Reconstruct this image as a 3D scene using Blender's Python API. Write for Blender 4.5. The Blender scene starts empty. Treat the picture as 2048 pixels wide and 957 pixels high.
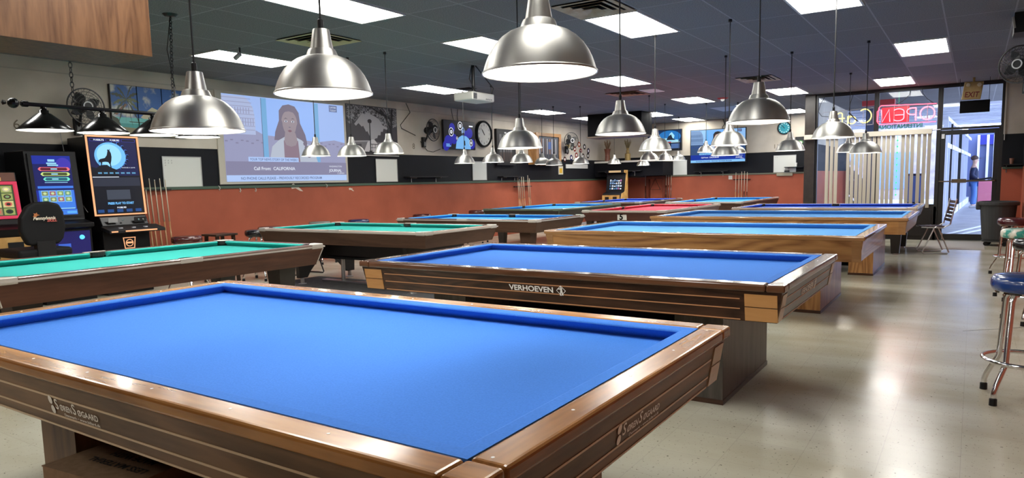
import bpy, math, random
from mathutils import Vector, Matrix
random.seed(7)
C = bpy.context.scene.collection
PI = math.pi

# ------------------------------------------------------------------ camera
cam_d = bpy.data.cameras.new('camera'); cam = bpy.data.objects.new('camera', cam_d); C.objects.link(cam)
cam_d.sensor_width = 36.0; cam_d.sensor_fit = 'HORIZONTAL'
cam_d.lens = 1402.93 / 2048 * 36.0
cam_d.shift_y = 41.74 / 2048
cam_d.clip_start = 0.05; cam_d.clip_end = 300
Rx = Vector((0.8364285940881059, 0.5475985424371459, -0.02287014019432864))
Ry = Vector((-0.04115394899631406, 0.10436133444380052, 0.9936876090377287))
Rf = Vector((-0.5465286446965095, 0.8302075332071027, -0.10982664673190089))
M = Matrix.Identity(4)
for i in range(3):
    M[i][0] = Rx[i]; M[i][1] = Ry[i]; M[i][2] = -Rf[i]
M.translation = Vector((0, 0, 1.36))
cam.matrix_world = M
bpy.context.scene.camera = cam

# ------------------------------------------------------------------ world, exposure
w = bpy.data.worlds.new('world'); bpy.context.scene.world = w; w.use_nodes = True
bg = w.node_tree.nodes['Background']; bg.inputs[0].default_value = (0.62, 0.74, 1.0, 1); bg.inputs[1].default_value = 9.0
vs = bpy.context.scene.view_settings
vs.view_transform = 'Standard'; vs.look = 'None'; vs.gamma = 1; vs.exposure = 0.1; vs.use_curve_mapping = False
PANEL = 21.0        # fluorescent diffusers
BULB = 11.0         # watts of the lamp inside each pendant
NEON = 2.4

# ------------------------------------------------------------------ helpers
def S(r, g, b):
    f = lambda c: (c/255/12.92) if c/255 <= 0.04045 else ((c/255+0.055)/1.055)**2.4
    return (f(r), f(g), f(b), 1)

_mats = {}
def mat(name, col, rough=0.6, metal=0.0, emit=None, es=1.0, spec=0.5, coat=0.0, aniso=0.0, alpha=None):
    if name in _mats: return _mats[name]
    m = bpy.data.materials.new(name); m.use_nodes = True
    b = m.node_tree.nodes['Principled BSDF']
    b.inputs['Base Color'].default_value = col
    b.inputs['Roughness'].default_value = rough
    b.inputs['Metallic'].default_value = metal
    b.inputs['Specular IOR Level'].default_value = spec
    b.inputs['Coat Weight'].default_value = coat
    b.inputs['Coat Roughness'].default_value = 0.08
    if aniso:
        b.inputs['Anisotropic'].default_value = aniso; b.inputs['Anisotropic Rotation'].default_value = 0.25
        t = m.node_tree.nodes.new('ShaderNodeTangent'); t.direction_type = 'RADIAL'; t.axis = 'Z'
        m.node_tree.links.new(t.outputs[0], b.inputs['Tangent'])
    if emit:
        b.inputs['Emission Color'].default_value = emit
        b.inputs['Emission Strength'].default_value = es
    _mats[name] = m
    return m

def noisy(name, c1, c2, scale=20, rough=0.6, detail=4, lo=0.35, hi=0.65, stretch=(1,1,1), bump=0.0, **k):
    if name in _mats: return _mats[name]
    m = mat(name, c1, rough, **k); nt = m.node_tree; b = nt.nodes['Principled BSDF']
    tc = nt.nodes.new('ShaderNodeTexCoord'); mp = nt.nodes.new('ShaderNodeMapping'); mp.inputs['Scale'].default_value = stretch
    n = nt.nodes.new('ShaderNodeTexNoise'); n.inputs['Scale'].default_value = scale; n.inputs['Detail'].default_value = detail
    r = nt.nodes.new('ShaderNodeValToRGB'); r.color_ramp.elements[0].position = lo; r.color_ramp.elements[1].position = hi
    r.color_ramp.elements[0].color = c1; r.color_ramp.elements[1].color = c2
    L = nt.links.new
    L(tc.outputs['Object'], mp.inputs[0]); L(mp.outputs[0], n.inputs['Vector']); L(n.outputs[0], r.inputs[0]); L(r.outputs[0], b.inputs['Base Color'])
    if bump:
        bp = nt.nodes.new('ShaderNodeBump'); bp.inputs['Strength'].default_value = bump; bp.inputs['Distance'].default_value = 0.002
        L(n.outputs[0], bp.inputs['Height']); L(bp.outputs[0], b.inputs['Normal'])
    return m

def wood(name, c1, c2, axis='X', scale=3.0, rough=0.3, coat=0.3, rings=6.0, dist=6.0):
    if name in _mats: return _mats[name]
    m = mat(name, c1, rough, coat=coat, spec=0.3); nt = m.node_tree; b = nt.nodes['Principled BSDF']; L = nt.links.new
    tc = nt.nodes.new('ShaderNodeTexCoord'); mp = nt.nodes.new('ShaderNodeMapping')
    st = {'X': (0.12, 1, 1), 'Y': (1, 0.12, 1), 'Z': (1, 1, 0.12)}[axis]
    mp.inputs['Scale'].default_value = st
    n = nt.nodes.new('ShaderNodeTexNoise'); n.inputs['Scale'].default_value = scale; n.inputs['Detail'].default_value = 2; n.inputs['Distortion'].default_value = 0.5
    mul = nt.nodes.new('ShaderNodeMath'); mul.operation = 'MULTIPLY'; mul.inputs[1].default_value = rings
    fr = nt.nodes.new('ShaderNodeMath'); fr.operation = 'PINGPONG'; fr.inputs[1].default_value = 0.5
    n2 = nt.nodes.new('ShaderNodeTexNoise'); n2.inputs['Scale'].default_value = scale*14; n2.inputs['Detail'].default_value = 3
    mx = nt.nodes.new('ShaderNodeMath'); mx.operation = 'MULTIPLY_ADD'; mx.inputs[1].default_value = 0.7
    r = nt.nodes.new('ShaderNodeValToRGB'); r.color_ramp.elements[0].color = c1; r.color_ramp.elements[1].color = c2
    r.color_ramp.elements[0].position = 0.2; r.color_ramp.elements[1].position = 0.85
    L(tc.outputs['Object'], mp.inputs[0]); L(mp.outputs[0], n.inputs['Vector']); L(mp.outputs[0], n2.inputs['Vector'])
    L(n.outputs[0], mul.inputs[0]); L(mul.outputs[0], fr.inputs[0]); L(n2.outputs[0], mx.inputs[0]); L(fr.outputs[0], mx.inputs[2])
    L(mx.outputs[0], r.inputs[0]); L(r.outputs[0], b.inputs['Base Color'])
    return m

def em(name, col, s=1.0, a=1.0):
    if name in _mats: return _mats[name]
    m = bpy.data.materials.new(name); m.use_nodes = True; nt = m.node_tree
    b = nt.nodes['Principled BSDF']; b.inputs['Base Color'].default_value = (col[0]*.1, col[1]*.1, col[2]*.1, 1)
    b.inputs['Roughness'].default_value = 0.35; b.inputs['Specular IOR Level'].default_value = 0.2
    b.inputs['Emission Color'].default_value = col; b.inputs['Emission Strength'].default_value = s
    _mats[name] = m
    return m

def wl(o):
    v = Vector((0, 0, 0))
    while o is not None:
        v += o.location; o = o.parent
    return v

def tag(o, label=None, cat=None, group=None, kind=None):
    if label: o['label'] = label
    if cat: o['category'] = cat
    if group: o['group'] = group
    if kind: o['kind'] = kind
    return o

def empty(name, loc, label=None, cat=None, group=None, rz=0):
    o = bpy.data.objects.new(name, None); C.objects.link(o); o.location = loc; o.rotation_euler = (0, 0, rz)
    o.empty_display_size = 0.1
    return tag(o, label, cat, group)

class MB:
    def __init__(s): s.v = []; s.f = []; s.mi = []; s.cur = 0
    def mat(s, i): s.cur = i; return s
    def add(s, vs, fs):
        n = len(s.v); s.v += [tuple(p) for p in vs]
        for f in fs: s.f.append([n+i for i in f]); s.mi.append(s.cur)
        return s
    def hexa(s, b, t):   # bottom 4 ccw, top 4 ccw
        return s.add(list(b)+list(t), [(3,2,1,0), (4,5,6,7), (0,1,5,4), (1,2,6,5), (2,3,7,6), (3,0,4,7)])
    def box(s, x0, y0, z0, x1, y1, z1):
        return s.hexa([(x0,y0,z0),(x1,y0,z0),(x1,y1,z0),(x0,y1,z0)], [(x0,y0,z1),(x1,y0,z1),(x1,y1,z1),(x0,y1,z1)])
    def poly(s, pts): return s.add(pts, [tuple(range(len(pts)))])
    def prism(s, pts, d):   # pts planar ring, d = extrusion vector
        n = len(pts); q = [tuple(Vector(p)+Vector(d)) for p in pts]
        return s.add(list(pts)+q, [tuple(range(n))[::-1], tuple(range(n, 2*n))] + [(i, (i+1) % n, n+(i+1) % n, n+i) for i in range(n)])
    def lathe(s, prof, c=(0,0,0), seg=32, axis='Z', cap=True):
        n = len(s.v); c = Vector(c)
        for r, z in prof:
            for k in range(seg):
                a = 2*PI*k/seg
                p = (r*math.cos(a), r*math.sin(a), z)
                if axis == 'Y': p = (p[0], p[2], p[1])
                if axis == 'X': p = (p[2], p[0], p[1])
                s.v.append(tuple(c+Vector(p)))
        for j in range(len(prof)-1):
            for k in range(seg):
                a = n+j*seg+k; b = n+j*seg+(k+1) % seg
                s.f.append([a, b, b+seg, a+seg]); s.mi.append(s.cur)
        if cap:
            if prof[0][0] > 1e-4: s.f.append([n+k for k in range(seg)][::-1]); s.mi.append(s.cur)
            if prof[-1][0] > 1e-4: s.f.append([n+(len(prof)-1)*seg+k for k in range(seg)]); s.mi.append(s.cur)
        return s
    def cyl(s, p0, p1, r, seg=12, r1=None): return s.tube([p0, p1], [r, r if r1 is None else r1], seg)
    def tube(s, path, r, seg=8, closed=False):
        P = [Vector(p) for p in path]; m = len(P); R = r if isinstance(r, (list, tuple)) else [r]*m
        n = len(s.v); up = None
        for i, p in enumerate(P):
            a = P[(i-1) % m] if (i > 0 or closed) else P[i]; b = P[(i+1) % m] if (i < m-1 or closed) else P[i]
            t = (b-a).normalized()
            if up is None:
                up = t.orthogonal().normalized()
            else:
                up = (up - t*up.dot(t))
                up = up.normalized() if up.length > 1e-6 else t.orthogonal().normalized()
            sd = t.cross(up)
            for k in range(seg):
                an = 2*PI*k/seg; s.v.append(tuple(p + (up*math.cos(an)+sd*math.sin(an))*R[i]))
        for i in range(m if closed else m-1):
            for k in range(seg):
                a = n+i*seg+k; b = n+i*seg+(k+1) % seg; a2 = n+((i+1) % m)*seg+k; b2 = n+((i+1) % m)*seg+(k+1) % seg
                s.f.append([a, b, b2, a2]); s.mi.append(s.cur)
        if not closed:
            s.f.append([n+k for k in range(seg)][::-1]); s.mi.append(s.cur)
            s.f.append([n+(m-1)*seg+k for k in range(seg)]); s.mi.append(s.cur)
        return s
    def sphere(s, c, r, seg=16, rings=8, sc=(1,1,1)):
        c = Vector(c); prof = []
        n = len(s.v)
        for j in range(rings+1):
            th = PI*j/rings
            for k in range(seg):
                a = 2*PI*k/seg
                s.v.append((c.x+r*sc[0]*math.sin(th)*math.cos(a), c.y+r*sc[1]*math.sin(th)*math.sin(a), c.z-r*sc[2]*math.cos(th)))
        for j in range(rings):
            for k in range(seg):
                a = n+j*seg+k; b = n+j*seg+(k+1) % seg
                s.f.append([a, b, b+seg, a+seg]); s.mi.append(s.cur)
        return s
    def build(s, name, mats, parent=None, bevel=0, smooth=False, kind=None, seg=2, solid=0):
        me = bpy.data.meshes.new(name); off = wl(parent) if parent is not None else Vector((0,0,0))
        me.from_pydata([tuple(Vector(p)-off) for p in s.v], [], s.f)
        if not isinstance(mats, (list, tuple)): mats = [mats]
        for m in mats: me.materials.append(m)
        for p, i in zip(me.polygons, s.mi): p.material_index = i; p.use_smooth = smooth
        me.update(); me.validate()
        o = bpy.data.objects.new(name, me); C.objects.link(o)
        if parent is not None: o.parent = parent
        if bevel:
            b = o.modifiers.new('bevel', 'BEVEL'); b.width = bevel; b.segments = seg; b.limit_method = 'ANGLE'; b.angle_limit = 0.6
        if solid:
            b = o.modifiers.new('solid', 'SOLIDIFY'); b.thickness = solid; b.offset = -1
        if kind: o['kind'] = kind
        return o

def kids(o): return [c for c in bpy.data.objects if c.parent == o]
def copy_tree(o, parent=None):
    c = o.copy(); C.objects.link(c); c.parent = parent
    for ch in _children.get(o.name, kids(o)): copy_tree(ch, c)
    return c
_children = {}
def dup(o, loc, rz=0, label=None, group=None):
    c = copy_tree(o); c.location = loc; c.rotation_euler = (0, 0, rz)
    if label: c['label'] = label
    if group: c['group'] = group
    return c

def art(name, parent, O, U, V, shapes, step=0.0006, base=None, kind=None):
    """flat coloured shapes printed or shown on one sheet: shapes = [(material, [(u,v)..])], u,v in 0..1"""
    O = Vector(O); U = Vector(U); V = Vector(V); N = U.cross(V).normalized()
    mb = MB(); mats = []
    for i, (m, pts) in enumerate(shapes):
        if m not in mats: mats.append(m)
        mb.mat(mats.index(m))
        mb.poly([O+U*u+V*v+N*step*(i+1) for u, v in pts])
    return mb.build(name, mats, parent, kind=kind)

def R_(u0, v0, u1, v1): return [(u0,v0),(u1,v0),(u1,v1),(u0,v1)]
def E_(cx, cy, rx, ry, n=24, a0=0, a1=2*PI): return [(cx+rx*math.cos(a0+(a1-a0)*k/n), cy+ry*math.sin(a0+(a1-a0)*k/n)) for k in range(n if a1-a0 > 6.28 else n+1)]

def text(name, body, size, O, U, V, m, parent=None, bold=0.0, align='LEFT', width=None, lift=0.001, shear=0.0):
    cu = bpy.data.curves.new(name, 'FONT'); cu.body = body; cu.size = size; cu.align_x = align; cu.offset = bold; cu.resolution_u = 3; cu.shear = shear
    to = bpy.data.objects.new(name+'_t', cu); C.objects.link(to)
    dg = bpy.context.evaluated_depsgraph_get(); dg.update()
    me = bpy.data.meshes.new_from_object(to.evaluated_get(dg))
    bpy.data.objects.remove(to)
    O = Vector(O); U = Vector(U).normalized(); V = Vector(V).normalized(); N = U.cross(V).normalized()
    xs = [v.co.x for v in me.vertices] or [0, 1]
    k = 1.0
    if width: k = width/(max(xs)-min(xs))
    off = wl(parent) if parent is not None else Vector((0,0,0))
    for v in me.vertices:
        v.co = O + U*v.co.x*k + V*v.co.y + N*lift - off
    me.name = name; me.materials.clear(); me.materials.append(m)
    o = bpy.data.objects.new(name, me); C.objects.link(o)
    if parent is not None: o.parent = parent
    return o

# ------------------------------------------------------------------ common materials
CHROME = mat('chrome', (0.75,0.75,0.76,1), 0.12, 1.0)
STEEL = mat('steel', (0.5,0.5,0.5,1), 0.35, 1.0)
BLACK = mat('black_plastic', (0.010,0.010,0.011,1), 0.45, spec=0.3)
BLACKM = mat('black_metal', (0.01,0.01,0.011,1), 0.35, 0.3)
MATTEBLACK = mat('matte_black', (0.005,0.005,0.005,1), 0.85, spec=0.1)
WHITE = mat('white_paint', (0.75,0.75,0.73,1), 0.45)
BOARD = mat('whiteboard_white', (0.62,0.63,0.58,1), 0.25)
GREYP = mat('grey_plastic', (0.035,0.037,0.038,1), 0.5)
CORD = mat('cord_black', (0.008,0.008,0.008,1), 0.6)
GLASS = bpy.data.materials.new('window_glass'); GLASS.use_nodes = True
nt = GLASS.node_tree; nt.nodes.clear()
go = nt.nodes.new('ShaderNodeOutputMaterial'); gm = nt.nodes.new('ShaderNodeMixShader'); gt = nt.nodes.new('ShaderNodeBsdfTransparent'); gg = nt.nodes.new('ShaderNodeBsdfGlossy')
gf = nt.nodes.new('ShaderNodeFresnel'); gf.inputs[0].default_value = 1.33; gg.inputs['Roughness'].default_value = 0.02; gt.inputs[0].default_value = (0.93,0.95,0.97,1)
nt.links.new(gf.outputs[0], gm.inputs[0]); nt.links.new(gt.outputs[0], gm.inputs[1]); nt.links.new(gg.outputs[0], gm.inputs[2]); nt.links.new(gm.outputs[0], go.inputs[0])

# ------------------------------------------------------------------ room dimensions
XL, XR, YF, YB, ZC = -10.19, 0.76, 16.6, 21.3, 3.10
YN = -3.5
GX, GY, GS = -1.004, 8.256, 0.653

# floor material: vinyl tiles, specks, scuffs
def floor_shading():
    m = mat('vinyl_tile', S(190,186,170), 0.22, spec=0.5); nt = m.node_tree; b = nt.nodes['Principled BSDF']; L = nt.links.new; N = nt.nodes.new
    tc = N('ShaderNodeTexCoord')
    br = N('ShaderNodeTexBrick'); br.offset = 0; br.inputs['Scale'].default_value = 1.0
    br.inputs['Brick Width'].default_value = 0.3265; br.inputs['Row Height'].default_value = 0.3265; br.inputs['Mortar Size'].default_value = 0.0016
    br.inputs['Mortar Smooth'].default_value = 0.2
    br.inputs['Color1'].default_value = (0.52,0.505,0.41,1); br.inputs['Color2'].default_value = (0.50,0.485,0.395,1); br.inputs['Mortar'].default_value = (0.43,0.415,0.345,1)
    L(tc.outputs['Object'], br.inputs['Vector'])
    n = N('ShaderNodeTexNoise'); n.inputs['Scale'].default_value = 75; n.inputs['Detail'].default_value = 3; n.inputs['Distortion'].default_value = 0.6
    L(tc.outputs['Object'], n.inputs['Vector'])
    r = N('ShaderNodeValToRGB'); r.color_ramp.elements[0].position = 0.285; r.color_ramp.elements[1].position = 0.345
    r.color_ramp.elements[0].color = (0.06,0.055,0.04,1); r.color_ramp.elements[1].color = (1,1,1,1)
    L(n.outputs[0], r.inputs[0])
    mx = N('ShaderNodeMixRGB'); mx.blend_type = 'MULTIPLY'; mx.inputs[0].default_value = 0.8
    L(br.outputs[0], mx.inputs[1]); L(r.outputs[0], mx.inputs[2])
    n2 = N('ShaderNodeTexNoise'); n2.inputs['Scale'].default_value = 1.3; n2.inputs['Detail'].default_value = 6
    mp = N('ShaderNodeMapping'); mp.inputs['Scale'].default_value = (0.5,1.3,1); L(tc.outputs['Object'], mp.inputs[0]); L(mp.outputs[0], n2.inputs['Vector'])
    r2 = N('ShaderNodeValToRGB'); r2.color_ramp.elements[0].position = 0.3; r2.color_ramp.elements[1].position = 0.62
    r2.color_ramp.elements[0].color = (0.74,0.70,0.62,1); r2.color_ramp.elements[1].color = (1,1,1,1)
    L(n2.outputs[0], r2.inputs[0])
    m2 = N('ShaderNodeMixRGB'); m2.blend_type = 'MULTIPLY'; m2.inputs[0].default_value = 1
    L(mx.outputs[0], m2.inputs[1]); L(r2.outputs[0], m2.inputs[2]); L(m2.outputs[0], b.inputs['Base Color'])
    r3 = N('ShaderNodeMapRange'); r3.inputs['To Min'].default_value = 0.14; r3.inputs['To Max'].default_value = 0.32
    L(n2.outputs[0], r3.inputs[0]); L(r3.outputs[0], b.inputs['Roughness'])
    return m
def ceil_mat():
    m = mat('ceiling_tile', (0.1,0.1,0.11,1), 0.85, spec=0.2); nt = m.node_tree; b = nt.nodes['Principled BSDF']; L = nt.links.new; N = nt.nodes.new
    tc = N('ShaderNodeTexCoord'); mp = N('ShaderNodeMapping'); mp.inputs['Location'].default_value = (-GX, -GY, 0)
    L(tc.outputs['Object'], mp.inputs[0])
    br = N('ShaderNodeTexBrick'); br.offset = 0; br.inputs['Scale'].default_value = 1.0
    br.inputs['Brick Width'].default_value = GS; br.inputs['Row Height'].default_value = GS*2; br.inputs['Mortar Size'].default_value = 0.008
    br.inputs['Mortar Smooth'].default_value = 0
    br.inputs['Color1'].default_value = (0.175,0.172,0.178,1); br.inputs['Color2'].default_value = (0.20,0.197,0.203,1); br.inputs['Mortar'].default_value = (0.30,0.30,0.31,1)
    L(mp.outputs[0], br.inputs['Vector'])
    n = N('ShaderNodeTexNoise'); n.inputs['Scale'].default_value = 90; n.inputs['Detail'].default_value = 3; L(tc.outputs['Object'], n.inputs['Vector'])
    r = N('ShaderNodeValToRGB'); r.color_ramp.elements[0].position = 0.3; r.color_ramp.elements[1].position = 0.6
    r.color_ramp.elements[0].color = (0.55,0.55,0.55,1); r.color_ramp.elements[1].color = (1.1,1.1,1.1,1); L(n.outputs[0], r.inputs[0])
    mx = N('ShaderNodeMixRGB'); mx.blend_type = 'MULTIPLY'; mx.inputs[0].default_value = 1
    L(br.outputs[0], mx.inputs[1]); L(r.outputs[0], mx.inputs[2]); L(mx.outputs[0], b.inputs['Base Color'])
    return m
def wall_mat(name, z1=1.40, z2=2.0, dark=(0.0045,0.005,0.0075,1)):
    m = mat(name, (0.5,0.45,0.37,1), 0.62, spec=0.25); nt = m.node_tree; b = nt.nodes['Principled BSDF']; L = nt.links.new; N = nt.nodes.new
    tc = N('ShaderNodeTexCoord'); sp = N('ShaderNodeSeparateXYZ'); L(tc.outputs['Object'], sp.inputs[0])
    r = N('ShaderNodeValToRGB'); r.color_ramp.interpolation = 'CONSTANT'
    mul = N('ShaderNodeMath'); mul.operation = 'DIVIDE'; mul.inputs[1].default_value = 3.2; L(sp.outputs[2], mul.inputs[0]); L(mul.outputs[0], r.inputs[0])
    e = r.color_ramp.elements; e[0].position = 0; e[0].color = (0.36,0.092,0.05,1); e[1].position = z1/3.2; e[1].color = dark
    x = e.new(z2/3.2); x.color = (0.52,0.47,0.39,1)
    n = N('ShaderNodeTexNoise'); n.inputs['Scale'].default_value = 1.6; n.inputs['Detail'].default_value = 7; L(tc.outputs['Object'], n.inputs['Vector'])
    r2 = N('ShaderNodeValToRGB'); r2.color_ramp.elements[0].position = 0.3; r2.color_ramp.elements[1].position = 0.7
    r2.color_ramp.elements[0].color = (0.82,0.8,0.78,1); r2.color_ramp.elements[1].color = (1.08,1.08,1.08,1); L(n.outputs[0], r2.inputs[0])
    mx = N('ShaderNodeMixRGB'); mx.blend_type = 'MULTIPLY'; mx.inputs[0].default_value = 1; L(r.outputs[0], mx.inputs[1]); L(r2.outputs[0], mx.inputs[2])
    L(mx.outputs[0], b.inputs['Base Color'])
    n3 = N('ShaderNodeTexNoise'); n3.inputs['Scale'].default_value = 40; L(tc.outputs['Object'], n3.inputs['Vector'])
    bp = N('ShaderNodeBump'); bp.inputs['Strength'].default_value = 0.25; bp.inputs['Distance'].default_value = 0.004; L(n3.outputs[0], bp.inputs['Height']); L(bp.outputs[0], b.inputs['Normal'])
    return m

# ------------------------------------------------------------------ SETTING
def struct(name, mb, m, **k): return mb.build(name, m, kind='structure', **k)
struct('floor', MB().box(XL-0.2, YN-0.2, -0.1, XR+0.2, YB+0.2, 0), floor_shading())
struct('ceiling', MB().box(XL-0.2, YN-0.2, ZC, XR+0.2, YB+0.2, ZC+0.1), ceil_mat())
WM = wall_mat('wall_paint')
struct('wall_left', MB().box(XL-0.2, YN-0.2, 0, XL, YB+0.2, ZC), WM)
WB = wall_mat('wall_paint_back', 1.46, 2.06)
struct('wall_back', MB().box(XL, YB, 0, -3.12, YB+0.2, ZC), WB)
struct('wall_return', MB().box(-3.12, YF+0.12, 0, -2.98, YB+0.2, ZC), WB)
struct('wall_near', MB().box(XL, YN-0.2, 0, XR, YN, ZC), wall_mat('wall_paint_near'))
WR = wall_mat('wall_paint_right', 1.43, 2.06)
struct('wall_right', MB().box(XR, YN-0.2, 0, XR+0.2, YF+0.2, ZC), WR)
struct('wall_front', MB().box(0.43, YF-0.06, 0, XR, YF+0.14, ZC), WR)
GREEN = mat('trim_green', (0.05,0.085,0.055,1), 0.5)
struct('trim_1', MB().box(XL, YN, 1.365, XL+0.02, YB, 1.41), GREEN, bevel=0.004)
struct('trim_2', MB().box(XL+0.02, YB-0.02, 1.425, -3.12, YB, 1.47), mat('trim_green_grey', (0.12,0.12,0.08,1), 0.5), bevel=0.004)
struct('trim_3', MB().box(0.44, YF-0.10, 1.40, XR, YF-0.06, 1.44), GREEN, bevel=0.004)
struct('trim_4', MB().box(XL, YN, 2.93, XL+0.012, YB, 2.945), mat('trim_cream', (0.4,0.36,0.3,1), 0.6))
# ledge box in the far corner
LED = MB().box(-10.18, 20.42, 1.47, -7.9, YB, 1.90); LED.mat(1).box(-10.18, 20.38, 1.90, -7.88, YB, 1.955)
struct('wall_ledge', LED, [mat('ledge_black', (0.005,0.005,0.007,1), 0.8, spec=0.12), mat('ledge_cream', (0.62,0.58,0.5,1), 0.5)])

# storefront
FRAME = mat('frame_black', (0.012,0.011,0.010,1), 0.35)
COLM = noisy('column_brown', (0.018,0.013,0.010,1), (0.03,0.022,0.016,1), 8, 0.4)
st = MB(); st.box(-3.14, YF-0.10, 0, -2.93, YF+0.12, ZC); struct('trim_5', st, COLM, bevel=0.006)
struct('trim_6', MB().box(-2.93, YF-0.05, ZC-0.05, 0.43, YF+0.06, ZC), FRAME)
def window(name, x0, x1, z0, z1):
    fr = MB(); t = 0.045
    fr.box(x0, YF-0.04, z0, x0+t, YF+0.05, z1); fr.box(x1-t, YF-0.04, z0, x1, YF+0.05, z1)
    fr.box(x0+t, YF-0.04, z0, x1-t, YF+0.05, z0+t); fr.box(x0+t, YF-0.04, z1-t*0.6, x1-t, YF+0.05, z1)
    f = struct(name, fr, FRAME, bevel=0.003)
    g = MB().box(x0+t, YF-0.004, z0+t, x1-t, YF+0.004, z1-t*0.6).build('pane', GLASS, f)
    return f
window('window_1', -2.93, -1.755, 0.68, ZC-0.05)
window('window_2', -1.755, -0.62, 0.68, ZC-0.05)
window('window_3', -0.62, 0.43, 2.20, ZC-0.05)
bk = MB(); bk.box(-2.93, YF-0.05, 0.0, -0.62, YF+0.06, 0.68); bk.box(-2.88, YF-0.065, 0.08, -1.80, YF-0.05, 0.62); bk.box(-1.72, YF-0.065, 0.08, -0.70, YF-0.05, 0.62)
struct('wall_bulkhead', bk, mat('bulkhead_brown', (0.012,0.009,0.008,1), 0.4), bevel=0.004)
# door
dr = MB(); t = 0.09
dr.box(-0.67, YF-0.05, 0, -0.60, YF+0.05, 2.20); dr.box(0.36, YF-0.05, 0, 0.43, YF+0.05, 2.20)
dr.box(-0.60, YF-0.03, 0.01, -0.51, YF+0.03, 2.19); dr.box(0.29, YF-0.03, 0.01, 0.36, YF+0.03, 2.19)
dr.box(-0.51, YF-0.03, 0.01, 0.29, YF+0.03, 0.13); dr.box(-0.51, YF-0.03, 2.10, 0.29, YF+0.03, 2.19)
door = struct('door_1', dr, FRAME, bevel=0.003)
MB().box(-0.51, YF-0.004, 0.13, 0.29, YF+0.004, 2.10).build('pane', GLASS, door)
pb = MB().tube([(-0.60,YF-0.04,1.18),(-0.58,YF-0.09,1.18),(0.33,YF-0.09,1.185),(0.35,YF-0.04,1.185)], 0.014, 8); pb.box(-0.38, YF-0.115, 1.15, -0.13, YF-0.07, 1.225)
o = pb.build('push_bar', mat('bar_brass', (0.16,0.12,0.08,1), 0.35, 0.7), door); tag(o, 'brassy push bar across the glass door')
MB().lathe([(0.0,0),(0.014,0),(0.014,0.01),(0,0.012)], (-0.615, YF-0.05, 0.62), 12, 'Y').build('lock', STEEL, door)
MB().box(-0.58, YF-0.055, 2.03, -0.53, YF-0.03, 2.12).build('sensor', WHITE, door)
MB().cyl((-0.50,YF-0.05,0.02),(-0.50,YF-0.05,0.15),0.012,8).build('foot_bolt', STEEL, door)
struct('trim_7', MB().box(0.44, YF-0.085, 1.95, 0.455, YF-0.06, 3.02), mat('conduit_white', (0.4,0.38,0.34,1), 0.5))

# ------------------------------------------------------------------ CEILING FIXTURES
DIFF = em('diffuser', (1.0,0.985,0.94,1), PANEL)
DIFFOFF = mat('diffuser_off', (0.34,0.34,0.38,1), 0.5)
FIXF = mat('fixture_frame', (0.5,0.5,0.48,1), 0.4)
cells = [(-7,-3,'long ceiling light panel nearest the hanging oak cabinet'),(-11.6,-2.1,'ceiling light panel closest to the projected picture'),(-7,-1,'ceiling light panel left of the biggest silver pendant'),
 (-4,-1,'ceiling light panel touching the large open vent'),(-1,-1,'ceiling light panel cut by the top edge of the photo'),(0,2,'ceiling light panel with a pale blank tile behind it'),
 (-1,4.9,'ceiling light panel right in front of the red neon sign'),(-4,5,'ceiling light panel just left of the dark storefront post'),(-11.75,1.05,'ceiling light panel above the white ceiling projector'),
 (-7.05,2.12,'ceiling light panel behind the biggest pendant, right of the projector'),(-12.9,5,'small ceiling light panel above the wall cabinet with cues'),(-12.9,7.0,'ceiling light panel partly hidden by the hanging black cabinet'),
 (-7.1,5.12,'ceiling light panel in front of the red smoke alarm'),(-10.1,7.1,'ceiling light panel in front of the small far television'),(-9.9,8.9,'farthest ceiling light panel near the back wall, left one'),
 (-6.0,7.0,'ceiling light panel half hidden behind the large right pendant'),(-5.3,8.65,'farthest ceiling light panel, above the turquoise clock')]
fill_panels = [(-5,-5,'behind the viewer, over the left half of the nearest billiard table'),(-10,-5,'behind the viewer, over the near slot machines'),(-1,-5,'straight above the viewer near the right wall'),(-12,-8,'in the far left corner behind the viewer'),(-4,-8,'in the middle of the wall side behind the viewer')]  # unseen panels added to light the front faces of the tables
def light_panel(i, j, label):
    x0 = GX+i*GS+0.01; y0 = GY+j*2*GS+0.012; x1 = x0+GS-0.02; y1 = y0+2*GS-0.024
    r = empty('ceiling_light', ((x0+x1)/2, (y0+y1)/2, ZC), label, 'ceiling light')
    t = 0.022; f = MB()
    f.box(x0,y0,ZC-0.016,x0+t,y1,ZC-0.001); f.box(x1-t,y0,ZC-0.016,x1,y1,ZC-0.001); f.box(x0+t,y0,ZC-0.016,x1-t,y0+t,ZC-0.001); f.box(x0+t,y1-t,ZC-0.016,x1-t,y1,ZC-0.001)
    f.build('frame', FIXF, r); MB().box(x0+t,y0+t,ZC-0.010,x1-t,y1-t,ZC-0.002).build('diffuser', DIFF, r)
for c in cells: light_panel(*c)
for c in fill_panels:
    light_panel(c[0], c[1], 'ceiling light panel '+c[2])
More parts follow.
